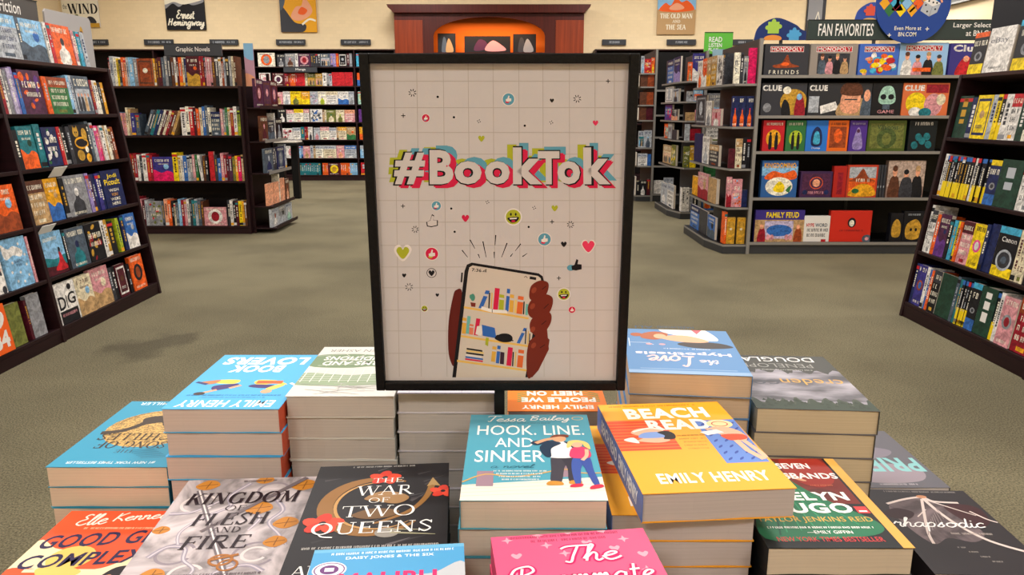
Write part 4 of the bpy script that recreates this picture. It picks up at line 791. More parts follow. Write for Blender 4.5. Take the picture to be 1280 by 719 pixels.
# stock on the end displays (facing the aisle)
def endrow(F, items, z, L, y, noun, where, seed, h=1.0, x0=0): row(F, items, z+.001, L, noun, where, 'boxes on the gondola end displays', 'gift_box', 'box', x0=x0, y=y, seed=seed, depth=.1, hs=h)
EA = TR(2.24, 8.37, 0) @ RZ(-90)   # local x comes towards the camera, -y = world -x
EB = TR(2.36, 10.68, 0) @ RZ(-90)
def endfill(ES, GS, rows, nm, sw):
    for k, (z, side, front) in enumerate(rows):
        endrow(ES, side, z, sw, -.28, 'box', f"{nm} end's {ORD[k]} side shelf", 81+k, 1, .03)
        endrow(GS, front, z, .20, .03, 'box', f"{nm} end's {ORD[k]} front shelf", 181+k, 1, -.235)
endfill(EA, GF, (
 (1.56, '@white,orange,rose,150,27,a @orange,white,red,130,28,b @tan,amber,cream,120,28,b @gold,tan,brown,140,28,f @white,black,grey,150,27,e charcoal,40,28', '@ivory,black,grey,60,27,e charcoal,34,27 @grey,black,tan,46,24,a @magenta,pink,magenta,84,31,n'),
 (1.18, '@charcoal,grey,silver,180,30,p @white,grey,white,90,24,a _10 @rose,white,crimson,130,16,a', '@navy,orange,magenta,80,27,a @navy,orange,purple,80,27,a @navy,orange,magenta,80,27,a'),
 (.80, '@navy,slate,blue,150,29,n @white,silver,grey,110,27,a @charcoal,tan,rust,140,20,f', '@maroon,brown,crimson,60,18,n @cream,tan,rust,60,27,f black,38,28*2'),
 (.44, '@amber,gold,cream,110,20,n @rose,crimson,tan,170,26,b @tan,brown,rust,120,24,n', '@rose,crimson,tan,55,28,b @rose,orange,sky,110,26,e @navy,charcoal,slate,60,16,n'),
 (.09, '@blue,navy,slate,180,24,f @charcoal,black,grey,150,24,n @blue,slate,black,130,22,b', 'orange,26,30 @gold,amber,cream,80,25,p _15 @gold,amber,cream,80,25,p')), 'games', 1.02)
endfill(EB, GB, (
 (1.68, '@charcoal,blue,white,60,30,n @blue,navy,white,300,30,f @navy,violet,indigo,300,31,b', '@orange,tan,navy,60,22,a @indigo,white,lavender,160,32,b'),
 (1.44, '@white,grey,silver,300,20,p @silver,charcoal,tan,200,16,a', '@grey,silver,black,90,12,b @sky,orange,white,120,13,s'),
 (1.21, '@purple,blue,magenta,250,20,e @charcoal,peach,grey,200,14,b', '@tan,peach,brown,120,10,n @rose,white,crimson,90,13,a'),
 (.97, '@orange,mint,grey,150,19,e @grey,silver,brown,150,20,a @charcoal,tan,grey,150,12,n', '@silver,tan,grey,60,20,n @crimson,charcoal,red,130,14,n'),
 (.64, '@tan,cream,brown,320,24,s @olive,yellow,silver,150,26,e', '@olive,yellow,silver,70,26,e @gold,yellow,brown,70,27,b black,40,26'),
 (.09, '@silver,white,grey,180,28,a @white,silver,slate,180,30,f', 'white,40,30*2 grey,40,29 black,44,31')), 'middle gondola', .86)
# fronts facing the camera on the two rear gondolas
def fr(Gx, items, z, where, seed, L, x0=.02): row(Gx, items, z+.001, L, 'box', where, 'boxes on the rear gondolas', 'toy_box', 'box', x0=x0, y=.03, seed=seed, depth=.1)
fr(GB, '@blue,tan,orange,330,28,s @rose,cream,blue,300,28,a', .11, 'the bottom front of the middle gondola', 92, .7)
fr(GB, '@purple,green,pink,280,34,b @green,magenta,purple,280,30,e', .53, 'the second front shelf of the middle gondola', 93, .6)
fr(GB, '@white,tan,olive,250,26,f @tan,olive,cream,250,28,a', .955, 'the third front shelf of the middle gondola', 94, .6)
fr(GB, '@grey,sky,maroon,300,26,b @charcoal,rose,grey,250,26,c', 1.275, 'the fourth front shelf of the middle gondola', 95, .6)
fr(GC, '@white,slate,silver,120,20,n @silver,black,grey,120,24,a', .11, 'the bottom front of the rearmost gondola', 96, .3)
EC = TR(2.12, 12.56, 0) @ RZ(-90)
for k, (z, it) in enumerate(((.09, 'black,40,20 @black,white,grey,120,22,a maroon,50,24'), (.53, '@white,silver,slate,160,18,f @blue,slate,white,60,17,n'), (.80, '@silver,teal,sky,90,24,s @silver,slate,sky,120,25,a'), (1.2, '@brown,rust,maroon,110,19,n @maroon,brown,rust,110,18,n'), (1.42, '@brown,rust,tan,110,18,n @rust,brown,maroon,110,18,n'), (1.68, '@brown,rust,maroon,110,16,n @rust,brown,tan,100,17,n'), (1.87, '@silver,sky,white,60,24,a @red,yellow,orange,120,20,e @orange,yellow,red,60,22,a'))):
    endrow(GC, it, z, .20, .03, 'box', f"rear gondola end's {ORD[k]} front shelf", 221+k, 1, -.235)
for z, it, h in ((.09, '@slate,grey,white,300,26,n @navy,silver,blue,300,28,b', 1), (.53, '@white,silver,grey,300,18,n @silver,teal,sky,300,20,s', 1), (1.2, '@brown,rust,maroon,220,18,n @brown,maroon,tan,220,18,n @rust,brown,tan,220,18,n', 1), (1.68, '@rust,brown,maroon,300,15,n @red,brown,orange,200,16,e @tan,amber,orange,200,16,b', 1)):
    endrow(EC, it, z, 1.0, -.28, 'box', 'the %s end shelf of the rearmost gondola' % {.09: 'bottom', .53: 'second', 1.2: 'third', 1.68: 'top'}[z], 97+int(z*10), h, .03)

# ---------------------------------------------------------------- display table
TZ = .76
o = empty('display_table', (.045, .74, 0), 'dark wood display table carrying the piles of paperbacks', 'table')
MB().box(-.565, .565, -.44, .44, TZ-.03, TZ, WOOD).build('table_top', o, .004)
MB().box(-.52, .52, -.4, -.38, TZ-.11, TZ-.03, WOOD).box(-.52, .52, .38, .4, TZ-.11, TZ-.03, WOOD).box(-.52, -.5, -.38, .38, TZ-.11, TZ-.03, WOOD).box(.5, .52, -.38, .38, TZ-.11, TZ-.03, WOOD).build('apron', o)
for sx in (-1, 1):
    for sy in (-1, 1): MB().box(sx*.5-.03, sx*.5+.03, sy*.37-.03, sy*.37+.03, 0, TZ-.11, WOOD).build('leg', o, .004)
MB().box(-.5, .5, -.37, .37, .2, .225, WOOD).build('lower_shelf', o)

# ---------------------------------------------------------------- table paperbacks
def paperback(cx, cy, z, rot, wd, ln, t, cov, spine, label, pages=PAGES, flip=False, art=None, back=None, inner='e6e0d6'):
    o = empty('paperback_book', TR(cx, cy, z) @ RZ(rot+(180 if flip else 0)), label, 'book', 'paperbacks piled on the display table')
    c = .0007; x0, x1, y0, y1 = -wd/2, wd/2, -ln/2, ln/2; mc = cov if not isinstance(cov, str) else M(cov, .5); ms = M(spine, .45)
    MB().box(x0, x1, y0, y1, t-c, t, mc).box(x0, x1, y0, y1, 0, c, M(back, .5) if back else mc).box(x0, x0+c, y0, y1, c, t-c, ms).build('cover', o)
    n = 6; mb = MB()                        # page block with a slightly hollow fore-edge and wavy ends
    px = [x0+c+(x1-.0012-x0-c)*i/n for i in range(n+1)]
    e = [.0012+.0007*sin(i*1.7+cx*40) for i in range(n+1)]
    poly = [(px[i], y0+e[i]) for i in range(n+1)]+[(px[i], y1-e[i]) for i in range(n, -1, -1)]
    mb.prism(poly, 'z', c, t-c, pages); mb.build('page_block', o)
    if art:
        a = Art((x0, y0, t), (1, 0, 0), (0, 1, 0), wd, ln, .00003, vf=flip); art(a, a.H, o)
        if a.mb.f: a.build('cover_print', o)
    return o
def pile(fl, rot, ztop, wd, ln, t, cov, spine, toplabel, under, pages=PAGES, flip=False, art=None, jit=.0015, seed=0, lowrot=None, lowdx=0, lowcov=None):
    rnd = random.Random(seed); n = max(1, round((ztop-TZ)/t)); t = (ztop-TZ)/n; cr = Vector((wd/2, ln/2)); cr.rotate(Matrix.Rotation(R(rot), 2)) if 0 else None
    for i in range(n):          # i = 0 is the top copy
        rt = rot if i == 0 or lowrot is None else lowrot
        a = R(rt); dx = 0 if i == 0 else rnd.uniform(-jit, jit)+lowdx; dy = 0 if i == 0 else rnd.uniform(0, jit)
        cx = fl[0]+wd/2*cos(a)-ln/2*sin(a)+dx; cy = fl[1]+wd/2*sin(a)+ln/2*cos(a)+dy
        lab = toplabel if i == 0 else f'{ORD[i]} copy down, page edges showing, in the pile under the {under}'
        paperback(cx, cy, ztop-t*(i+1)+.0001, rt, wd, ln, t-.0002, (lowcov or cov) if i else cov, spine, lab, pages, flip, art if i == 0 or under in SHOWLOW and i == 1 else None)
SHOWLOW = ('beach sunbathers book',)
rn = random.Random(5)
def small(a, x0, y0, x1, y1, c): a.bars(x0, y0, x1, y1, c, rn)

class Squash:               # draws figures at a reduced height about a base line
    def __init__(s, a, k, y0): s.a = a; s.k = k; s.y = y0
    def f(s, p): p = nums(p) if isinstance(p, str) else p; return [(x, s.y+(y-s.y)*s.k) for x, y in p]
    def blob(s, p, c, n=5): s.a.blob(s.f(p), c, n)
    def line(s, p, w, c, *r_, **q): s.a.line(s.f(p), w, c, *r_, **q)
    def ell(s, x, y, rx, ry, c, *r_): s.a.ell(x, s.y+(y-s.y)*s.k, rx, ry*.9, c, *r_)
def art_blue(a, H, o):       # sky blue, two tumbling readers
    a.text('BOOK', 26, H-54, 78, H-33, 'f2f0ec', .045, .12); a.text('LOVERS', 8, H-31, 92, H-8, 'f2f0ec', .045, .12); a.build('title_lettering', o)
    a.blob('10 60 24 62 34 58 42 64 40 72 28 72 22 70', 'e8c84a'); a.blob('22 58 40 60 44 54 30 50 22 53', '3b2a6a'); a.rect(16, 62, 40, 70, 'e05a20')
    a.blob('12 58 18 48 24 44 26 50 18 60', 'e9c65a'); a.ell(24, 42, 5, 5, 'dca27c'); a.line('8 64 2 58', 3, 'f2f0ec')
    a.blob('58 72 78 72 80 64 60 62', 'e8d24a'); a.blob('56 62 76 56 72 44 58 52', '3b2a6a'); a.blob('76 72 92 66 88 60 78 62', 'b8764a'); a.line('84 60 96 66', 4, '31356a'); a.line('70 46 80 38', 4, 'dca27c', 3); a.ell(82, 36, 5, 4, '3a2a24'); a.line('60 50 52 58', 4, 'dca27c')
    small(a, 8, 31, 92, 33.5, '2b5f94'); small(a, 20, 26, 80, 28, '2b5f94')
    a.text('EMILY HENRY', 8, 5, 92, 20, 'f2f0ec', .025, .1)
def art_gold(a, H, o):
    gl = M('b8924c', .35, .6, 'glitter'); a.ell(46, H*.55, 44, 42, gl); a.ell(54, H*.62, 30, 28, '8a6a30') ; a.ell(52, H*.60, 31, 30, gl)
    a.blob([(14, 96), (26, 106), (40, 98), (52, 108), (66, 102), (60, 88), (46, 92), (40, 84), (26, 90)], '3a2c20'); a.line([(60, 92), (72, 74), (90, 68)], 7, '3a2c20', 4)
    a.serif('THE', 42, 27, 58, 33, '3a2c20'); a.serif('SONG OF', 20, 36, 80, 50, '3a2c20', 0, 0, .12, .06); a.serif('ACHILLES', 10, 53, 86, 67, '3a2c20', 0, 0, .12, .06)
    for k in range(7): a.line([(8+k*3, 20+k*2.4), (30+k*3, 17+k*2.4)], .6, '1c5a72')
    a.text('#1 NEW YORK TIMES BESTSELLER', 14, 6, 88, 11, 'd8e4e4', .01); a.text('MADELINE MILLER', 14, 136, 88, 143, 'd8e4e4', .01)
def art_green(a, H, o):
    g = '6f8560'; a.blob('0 60 30 84 60 80 100 86 100 120 60 126 20 118 0 122', g); a.blob('0 34 100 30 100 64 50 58 0 68', '8b9c7c')
    for k in range(11): a.line([(4+k*9.3, 38), (4+k*9.3, 76)], .9, 'dedcd2')
    for k in range(6): a.line([(0, 44+k*6), (100, 42+k*6)], .7, 'dedcd2')
    for k in range(16): a.line([(rn.uniform(0, 60), rn.uniform(4, 36)), (rn.uniform(40, 100), rn.uniform(4, 36))], .7, 'a8a59e')
    for k in range(9): a.line([(rn.uniform(0, 60), rn.uniform(84, 132)), (rn.uniform(50, 100), rn.uniform(84, 132))], .6, 'dedcd2')
    a.text('LAUREN ASHER', 12, 133, 90, 142, '7b786f', .0, .1); a.text('TERMS AND', 14, 88, 88, 101, 'f0eee6', .025, .15); a.text('CONDITIONS', 10, 104, 90, 117, 'f0eee6', .025, .15)
def art_white(a, H, o):
    a.rect(0, 0, 100, 2, '3a3550')
    for x in (34, 66): a.poly([(x-7, 34), (x+7, 34), (x, 6)], '4e5a78'); a.line([(x-8, 34), (x, 20), (x+8, 34)], 1.2, '8890a8')
    for x in (14, 34, 66, 88): a.line([(x, 2), (x, 60)], .5, 'b3a8b8')
    a.line('0 20 50 16 100 20', .6, 'b3a8b8'); a.serif('LORE', 24, 90, 76, 112, '4e5a78')
def art_orange(a, H, o):
    for bx, s_ in ((90, -1), (6, 1)):
        for k in range(5): a.line([(bx, 26+k*5), (bx+s_*12, 30+k*6), (bx+s_*24, 28+k*8)], 2.4, '7f9a4a', 4, w2=.6)
    a.text('PEOPLE WE', 10, 24, 86, 37, 'f4efe6', .05); a.text('MEET ON', 22, 42, 80, 55, 'f4efe6', .05); a.text('VACATION', 18, 60, 84, 74, 'f4efe6', .05); a.build('title_lettering', o)
    small(a, 24, 19.5, 76, 21.5, '9a4a18'); a.text('EMILY HENRY', 14, 6, 86, 16, 'f4efe6', .04); small(a, 30, 2, 74, 4, '9a4a18')
def art_couple(a, H, o):
    a.poly([(0, 0), (100, 0), (100, 34), (0, 22)], 'e6e0d0'); [a.line([(0, 6+k*5), (100, 14+k*5)], .4, 'c9bfa8') for k in range(4)]
    a.rect(10, 20, 22, 43, '9a7f8c'); a.rect(68, 34, 76, 52, '9a7f8c'); a.line('0 26 16 38 36 34 58 40 72 46 86 40 100 40', 1.6, 'c8a05a', 4)
    a.script('Tessa', 15, 134, 47, 146, 1.1, 'ecebe4'); a.script('Bailey', 51, 132, 84, 147, 1.1, 'ecebe4'); a.ring(91, 141, 4.5, 3.5, .8, 'd8b060'); small(a, 22, 130, 68, 132, '2b5f70')
    a.text('HOOK. LINE.', 7, 107, 94, 126, 'f2f1ea', .004); a.text('AND', 22, 84, 52, 101, 'f2f1ea', .004); a.text('SINKER', 7, 58, 60, 78, 'f2f1ea', .004); a.build('title_lettering', o)
    A0 = a; a = Squash(a, .80, 20)
    A0.script('a novel', 20, 48, 52, 54, .7, '2b5f70'); [small(A0, 22+k*2, 42-k*4.4, 60-k*2, 44-k*4.4, 'ecebe4') for k in range(4)]
    a.blob('63 26 70 26 74 56 80 80 66 80 64 52', '43414a'); a.blob('76 28 84 28 84 56 82 80 72 80 76 54', '3a3842')   # trousers
    a.blob('62 78 84 78 85 104 78 112 70 112 64 104', 'eceae6'); a.blob('57 100 66 114 74 108 66 96 65 78 60 80', '24384e'); a.blob('76 112 86 106 90 92 85 76 80 78 82 98', '24384e'); a.blob('56 104 50 108 54 114 66 113', '24384e')
    a.ell(73, 119, 5.5, 7, 'dca27c'); a.blob('66 121 70 128 80 128 80 122 74 124', '7a3c28'); a.line('54 108 62 116 68 119', 4, 'dca27c', 3); a.blob('60 22 71 22 70 28 62 29', 'c48a3a'); a.blob('76 24 84 24 84 30 77 30', 'c48a3a')
    a.blob('80 24 84 26 86 54 92 76 82 76 79 54', '3f57a0'); a.blob('93 22 97 24 95 50 94 76 86 76 89 52', '3a5098'); a.blob('80 76 94 76 95 92 90 100 83 98 80 90', 'd8436a'); a.ell(86, 105, 4.5, 6, 'e8b494'); a.blob('78 98 80 112 88 115 95 108 96 94 92 100 90 108 84 109 81 100', 'e6c878'); a.line('93 94 92 80 88 70', 3, 'e8b494', 3)
    a.blob('76 18 84 19 85 24 78 23', 'c8304a'); a.blob('90 14 99 18 98 23 91 20', 'c8304a')
def art_beach(a, H, o):
    small(a, 8, 143, 80, 145.5, '8a5a1c')
    a.poly([(0, 62), (44, 62), (44, 116), (0, 116)], 'dc4a20'); [a.line([(0, 66+k*5.4), (44, 66+k*5.4)], .9, 'ee8a3c') for k in range(10)]
    a.poly([(68, 38), (98, 38), (100, 112), (68, 112)], '5f82c8'); [a.blob([(x, y), (x+3, y+2), (x+4, y+5), (x+1, y+3)], '31489a', 2) for x in (71, 79, 87, 94) for y in (42, 52, 62, 72, 82, 92, 102)]
    a.text('BEACH', 18, 118, 84, 139, 'f6f1e6', .045); a.text('READ', 30, 96, 78, 115, 'f6f1e6', .045); a.build('title_lettering', o)
    a.blob('14 92 22 100 36 98 40 92 34 88 40 78 30 74 16 78 22 84', 'e9b494'); a.blob('18 84 24 92 38 92 40 84 28 82', '7f9ed8'); a.blob('34 92 42 94 46 88 44 80 36 80 38 86', '1c1a1c'); a.line('16 94 30 100 40 96', 2.4, 'f0e6dc', 3); a.blob('6 80 16 74 14 84', 'f0e6dc')
    a.ell(86, 104, 10, 8, 'ead8a4'); a.ring(86, 104, 6, 4.5, .9, 'c8503c'); a.blob('78 96 88 98 96 90 98 78 92 72 84 80 78 88', 'e9b494'); a.blob('80 84 96 84 97 76 84 74', 'dc4a20'); a.line('88 74 90 56 96 42', 4.6, 'e9b494'); a.line('93 74 97 56 99 44', 4, 'e9b494'); a.poly([(66, 90), (80, 94), (84, 88), (70, 84)], 'ece8e2'); a.line('72 94 82 98', 3, 'e9b494')
    for k, t in enumerate(((50, 66), (50, 65), (52, 64), (50, 62), (52, 62))): small(a, t[0]-3, 84-k*5.6, t[1]+2, 86-k*5.6, '9a6a1c')
    a.text('EMILY HENRY', 15, 12, 90, 26, 'f6f1e6', .028)
def art_lab(a, H, o):
    a.rect(0, 0, 100, 8, '8aa8c8')
    a.blob('12 100 20 132 36 146 52 148 66 140 60 120 40 108 26 98', 'e8e6e4'); a.poly([(22, 136), (30, 146), (36, 142), (30, 118)], 'dc5a64'); a.blob('2 78 14 90 40 92 52 84 40 74 20 72', '3b3432')
    a.blob('22 96 40 112 62 110 66 102 50 92 30 90', 'e2ab86'); a.blob('58 118 70 124 82 116 84 102 72 96 62 104', 'a85a34'); a.ell(88, 112, 6, 6, 'a85a34'); a.ell(66, 108, 6, 8, 'e2ab86')
    a.line('96 74 96 100', .8, 'd8dfe6'); a.line('96 86 78 86 74 80', .8, 'd8dfe6'); [a.ell(x, 82, 3, 2.4, 'd8a0a4') for x in (66, 78)]; small(a, 24, 68, 66, 70.5, 'd8dfe6')
    a.text('ALI', 70, 136, 88, 144, '33506e'); a.text('HAZELWOOD', 30, 138, 66, 145, '33506e', .01)
    a.script('the', 22, 26, 38, 38, 1.3, 'f0dcd6'); a.script('Love', 42, 20, 82, 48, 2.6, 'f2c9c4'); a.text('Hypothesis', 8, 50, 92, 61, 'ecdfe0', .03); a.line('10 12 90 12', .8, 'a8bccf')
def art_fog(a, H, o):
    fg = M('8f8a90', .5, 0, 'fog'); a.rect(0, 0, 100, H, '8d8890'); a.rect(0, 20, 100, 96, fg)
    for x0, col in ((0, '3c4434'), (3, '2e3a2a')):
        a.poly([(0, 0), (100, 0)]+[(100-k*2.5, 20-x0+6*sin(k*1.3)+rn.uniform(-3, 4)) for k in range(41)], col)
    a.poly([(0, H), (0, 100)]+[(k*2.5, 96+5*sin(k*.9)+rn.uniform(-3, 3)) for k in range(41)]+[(100, H)], '3c3c36')
    [a.blob([(x, y), (x+2, y+5), (x+4, y)], '26301f', 1) for x, y in [(rn.uniform(2, 94), rn.uniform(2, 20)) for _ in range(40)]]
    a.text('DOUGLAS', 14, 126, 92, 140, 'e6e4e0', .005); a.text('PENELOPE', 20, 108, 88, 120, '8c8a84', 0); small(a, 24, 100, 78, 102.5, 'b8b5ae')
    a.text('creden', 6, 60, 62, 76, 'c89a4a', .0); a.text('ce', 64, 60, 88, 72, '4c4c54', .0)
def art_dress(a, H, o):
    a.rect(34, 60, 90, H, '6e2018'); a.ell(70, 118, 20, 32, '96281c'); a.rect(92, 0, 100, H, 'd8a04a'); a.ell(66, 74, 12, 10, '5a1c14')
    a.blob('2 12 10 60 22 96 30 118 44 116 52 92 66 66 90 34 84 18 50 12', '1f6b48'); [a.line([(34+k*2, 112-k*3), (20+k*11, 20+k*2)], 1.1, '2f8a5e') for k in range(6)]; a.line('36 112 24 60 14 16', 1.4, '14503a', 4)
    a.blob('26 118 30 134 40 138 48 130 46 116', '1f6b48'); a.blob('40 112 54 100 60 96 62 98 50 108 42 116', 'd8a07c'); a.ell(36, 143, 6, 7, '9a3c24'); a.ell(38, 140, 4, 6, 'd8a07c')
    for t, y, x0, x1 in (('THE SEVEN', 118, 26, 74), ('HUSBANDS', 100, 30, 90), ('OF', 84, 30, 44)): a.text(t, x0, y, x1, y+10, 'f2f0ea', .03)
    a.text('EVELYN', 20, 65, 84, 78, 'f2f0ea', .035); a.text('HUGO', 18, 46, 80, 61, 'f2f0ea', .04); a.build('title_lettering', o)
    small(a, 62, 88, 80, 90, 'c86a4a'); a.rect(82, 46, 91, 56, 'c83a3a'); a.rect(83.5, 48, 89.5, 50, 'f2f0ea')
    a.text('TAYLOR JENKINS REID', 4, 32, 88, 41, 'c8a04a', .01); small(a, 8, 25, 84, 27.5, 'f2f0ea'); a.text('—EMILY GIFFIN', 34, 18, 66, 22, 'f2f0ea', .01); a.text('NEW YORK TIMES BESTSELLER', 10, 8, 84, 14, 'c8383a', .01)
def art_wing(a, H, o):
    mb_ = M('6a5c5e', .6, 0, 'marble'); a.blob('12 112 38 128 58 126 70 100 76 66 60 50 40 56 22 46 12 76', mb_); a.blob('64 112 80 118 96 110 92 84 76 76 68 90', '38181c'); a.blob('2 100 18 108 30 100 20 88 6 90', '2c1518')
    bone = 'cdbcb4'; a.line('12 116 34 126 52 130 60 122 82 120', 3, bone, 5); a.line('56 126 66 104 72 78 86 50 112 26', 3.4, bone, 5) if 0 else a.line('52 128 54 104 60 78 74 52 98 34', 3.4, bone, 5)
    a.line('52 126 72 108 86 96', 2, bone, 4, w2=1); a.line('50 126 38 96 26 64 22 46', 2.6, bone, 5); a.line('44 106 30 92', 1.2, bone); a.line('84 104 92 90 99 84', 2, bone, 4)
    a.ell(52, 131, 5, 3, 'b8805c')
    for k in range(8): a.line([(24+k*4, 60+k*4), (34+k*3, 80+k*4)], .6, '8c7c7c')
    a.script('rhapsodic', 2, 66, 84, 90, 1.5, 'e8e4e0', .25); small(a, 46, 62, 84, 65, 'a89c94'); small(a, 20, 140, 90, 142.5, '8c8480')
    [small(a, 40+k*6, 40-k*7, 48+k*6, 42-k*7, '9c948c') for k in range(4)]
def art_priest(a, H, o):
    a.blob('10 40 40 56 90 50 96 20 60 10 20 16', '8c8088'); a.blob('20 90 50 100 90 92 92 74 60 66 30 74', '77707a'); a.blob('60 100 90 96 88 86 66 88', 'a89ca0')
    a.text('PRIEST', 4, 36, 96, 70, '7fb4b4', .03); small(a, 30, 6, 70, 9, 'b8b0b4'); small(a, 10, 138, 60, 141, 'b8b0b4')
def art_swim(a, H, o):
    cr = 'f0dcb0'; a.rect(0, 0, 100, 40, '3a8494'); a.blob([(0, 56), (0, 98), (18, 88), (34, 84), (46, 74), (30, 66), (60, 62), (76, 74), (92, 92), (100, 110), (100, 38), (0, 40)], cr); a.blob('0 62 20 62 40 56 60 52 40 40 0 40', 'e8552c')
    a.ell(36, 76, 16, 15, 'eac064'); a.rect(12, 58, 62, 62, 'f0dcb0'); a.blob('20 62 34 66 52 60 46 52 28 52', 'eac064')
    a.script('Elle', 14, 120, 36, 136, 1.4, 'f4ead8', .2, 7); a.script('Kennedy', 40, 122, 88, 140, 1.4, 'f4ead8', .2, 7); small(a, 24, 114, 94, 116.5, 'f0c8a0')
    a.text('GOOD GIRL', 4, 92, 98, 110, '2c2448', .02, .25, 7); a.text('COMPLEX', 4, 66, 88, 83, '2c2448', .02, .25, 7); a.build('title_lettering', o)
    a.blob('60 2 66 34 74 44 90 42 96 20 98 2', 'e09a6c'); a.ell(75, 50, 6, 8, 'e09a6c'); a.blob('68 52 74 64 86 66 96 58 104 52 99 48 90 50 84 40 76 42 78 50 74 56', '201a20'); a.blob('20 4 34 20 50 26 56 20 40 10 34 2', 'e09a6c'); a.ell(30, 22, 9, 6, '7a4a30')
def art_swords(a, H, o):
    a.rect(0, 0, 100, H, M('b9adad', .5, 0, 'marble'))
    for cx, cy, r_, c_ in ((78, 40, 14, '8b7f86'), (78, 40, 8, 'd4c8c4'), (26, 44, 12, '8b7f86'), (20, 110, 12, 'd0c4c0'), (70, 128, 11, '8b7f86'), (40, 20, 10, 'd0c4c0')): a.ring(cx, cy, r_, r_, 2.2, c_, 30, 330)
    for p in ('50 140 40 120 44 104 30 90 20 70 26 50', '76 112 84 96 78 80 88 64 96 50', '10 40 18 52 30 50 34 36 44 24 38 8', '62 96 70 86 66 70', '88 20 76 28 60 22 52 10', '4 96 20 98 34 112'): a.line(p, 4.5, '968d98', 5, w2=2); a.line(p, 1.2, 'c8bcc0', 5)
    for x, y, r_ in ((18, 138, 9), (92, 134, 10), (66, 100, 10), (90, 78, 9), (88, 54, 8), (20, 20, 8), (6, 74, 6), (60, 144, 7)):
        a.blob([(x-r_, y), (x-r_*.3, y+r_*.9), (x+r_*.6, y+r_*.7), (x+r_, y-r_*.1), (x+r_*.2, y-r_*.8), (x-r_*.6, y-r_*.6)], 'bd7a2a'); a.line([(x-r_*.8, y-r_*.1), (x+r_*.8, y+r_*.2)], .8, '7a4a18'); a.line([(x, y-r_*.6), (x+r_*.1, y+r_*.7)], .7, '7a4a18')
    a.line('14 130 66 16', 4.2, '6e6468'); a.line('14 130 66 16', 1.2, 'd8cfcc'); a.line('92 146 34 70', 4.6, '6a5e60', w2=3); a.ring(58, 34, 7, 6, 2, 'a0642c'); a.ring(64, 28, 6, 6, 1.6, 'a0642c'); a.line('50 34 68 40', 2.6, 'a0642c')
    tc = '22121a'; a.serif('KINGDOM', 10, 108, 92, 125, tc, .1, 0, .15, .05); a.serif('OF', 42, 98, 56, 105, tc); a.serif('FLESH', 24, 78, 76, 94, tc, .1, 0, .15, .05); a.serif('AND', 40, 68, 60, 75, tc); a.serif('FIRE', 26, 48, 70, 64, tc, .1, 0, .15, .05); a.build('title_lettering', o)
    small(a, 16, 17, 88, 19.5, '5a4a50'); a.serif('ARMENTROUT', 14, -0+2, 86, 12, tc); small(a, 44, 142, 70, 144, '5a4a50')
def art_war(a, H, o):
    a.rect(0, 0, 100, H, '1f1c1e')
    for k in range(26):
        x, y = rn.uniform(4, 92), rn.uniform(30, 140); a.line([(x, y), (x+rn.uniform(4, 18), y+rn.uniform(2, 10))], rn.uniform(.8, 3), rn.choice(['3a3638', '4a4648', '5c5658', '2c282a']), 0, w2=.3)
    br = '8a6030'; a.line([(50+36*cos(R(t)), 84+38*sin(R(t))) for t in range(60, 330, 9)], lambda u: 2+9*sin(pi*u), br); a.line([(52+31*cos(R(t)), 84+33*sin(R(t))) for t in range(80, 320, 9)], lambda u: .4+2*sin(pi*u), 'b88a50')
    a.line('88 112 84 92 74 74 58 62 50 58', 5, br, 5, w2=2); a.poly([(84, 108), (88, 122), (94, 108), (88, 110)], 'a08050'); a.blob('40 92 50 102 64 100 72 92 64 84 50 88', '96724a'); a.blob('34 70 48 78 66 74 60 66 44 64', '6a4c2c'); a.ell(60, 46, 8, 6, '8c857c'); a.line('62 46 92 42', 2.4, '9a9478', w2=.6); a.line('60 50 88 48', 1.6, '9a9478', w2=.5)
    for x, y, s_ in ((52, 124, 11), (16, 60, 13), (96, 100, 9)):
        for k in range(5): t = R(k*72+20); a.ell(x+s_*.55*cos(t), y+s_*.45*sin(t), s_*.6, s_*.4, ['d8442c', 'c23424'][k % 2], k*72, 12)
        a.ell(x, y, s_*.2, s_*.2, '1c1416')
    tc = 'e6e2dc'; a.serif('THE', 44, 116, 66, 123, tc); a.serif('WAR', 33, 97, 75, 111, tc, 0, 0, .12, .04); a.serif('OF', 44, 86, 58, 93, tc); a.serif('TWO', 27, 67, 76, 82, tc, 0, 0, .12, .04); a.serif('QUEENS', 11, 42, 89, 60, tc, 0, 0, .12, .04); a.build('title_lettering', o)
    small(a, 26, 142, 74, 144, 'b8b2aa'); small(a, 8, 29, 94, 31.5, 'b8b2aa'); a.serif('JENNIFER', 18, 14, 80, 25, tc, 0, 0, .14, .05); a.serif('ARMENTROUT', 6, 0.5, 94, 11, tc, 0, 0, .14, .05)
def art_sea(a, H, o):
    sk = M('3f8cc0', .35, 0, 'fog'); a.rect(0, H*.4, 100, H-4, '4f9ac8'); a.blob([(40, 90), (60, 118), (80, 122), (100, 132), (100, 80), (60, 84)], 'b9bcc0'); a.blob([(0, 100), (30, 116), (60, 112), (50, 96)], '3f84bc')
    small(a, 12, H-7.5, 94, H-5, 'e8f0f4'); a.text('DAISY JONES & THE SIX', 22, H-14, 80, H-10, 'e8f0f4', .02); a.ell(13, H-24, 11, 9, 'e8e4ea'); a.ring(13, H-24, 9.5, 7.6, .8, '6a3a74'); a.ell(13, H-24, 6, 5, '6a3a74'); a.rect(10, H-26, 16, H-22, 'e8e4ea')
    a.text('MALIBU', 20, H-44, 82, H-29, 'd8306a', .03); a.text('RISING', 26, H-64, 76, H-49, 'd8306a', .03)
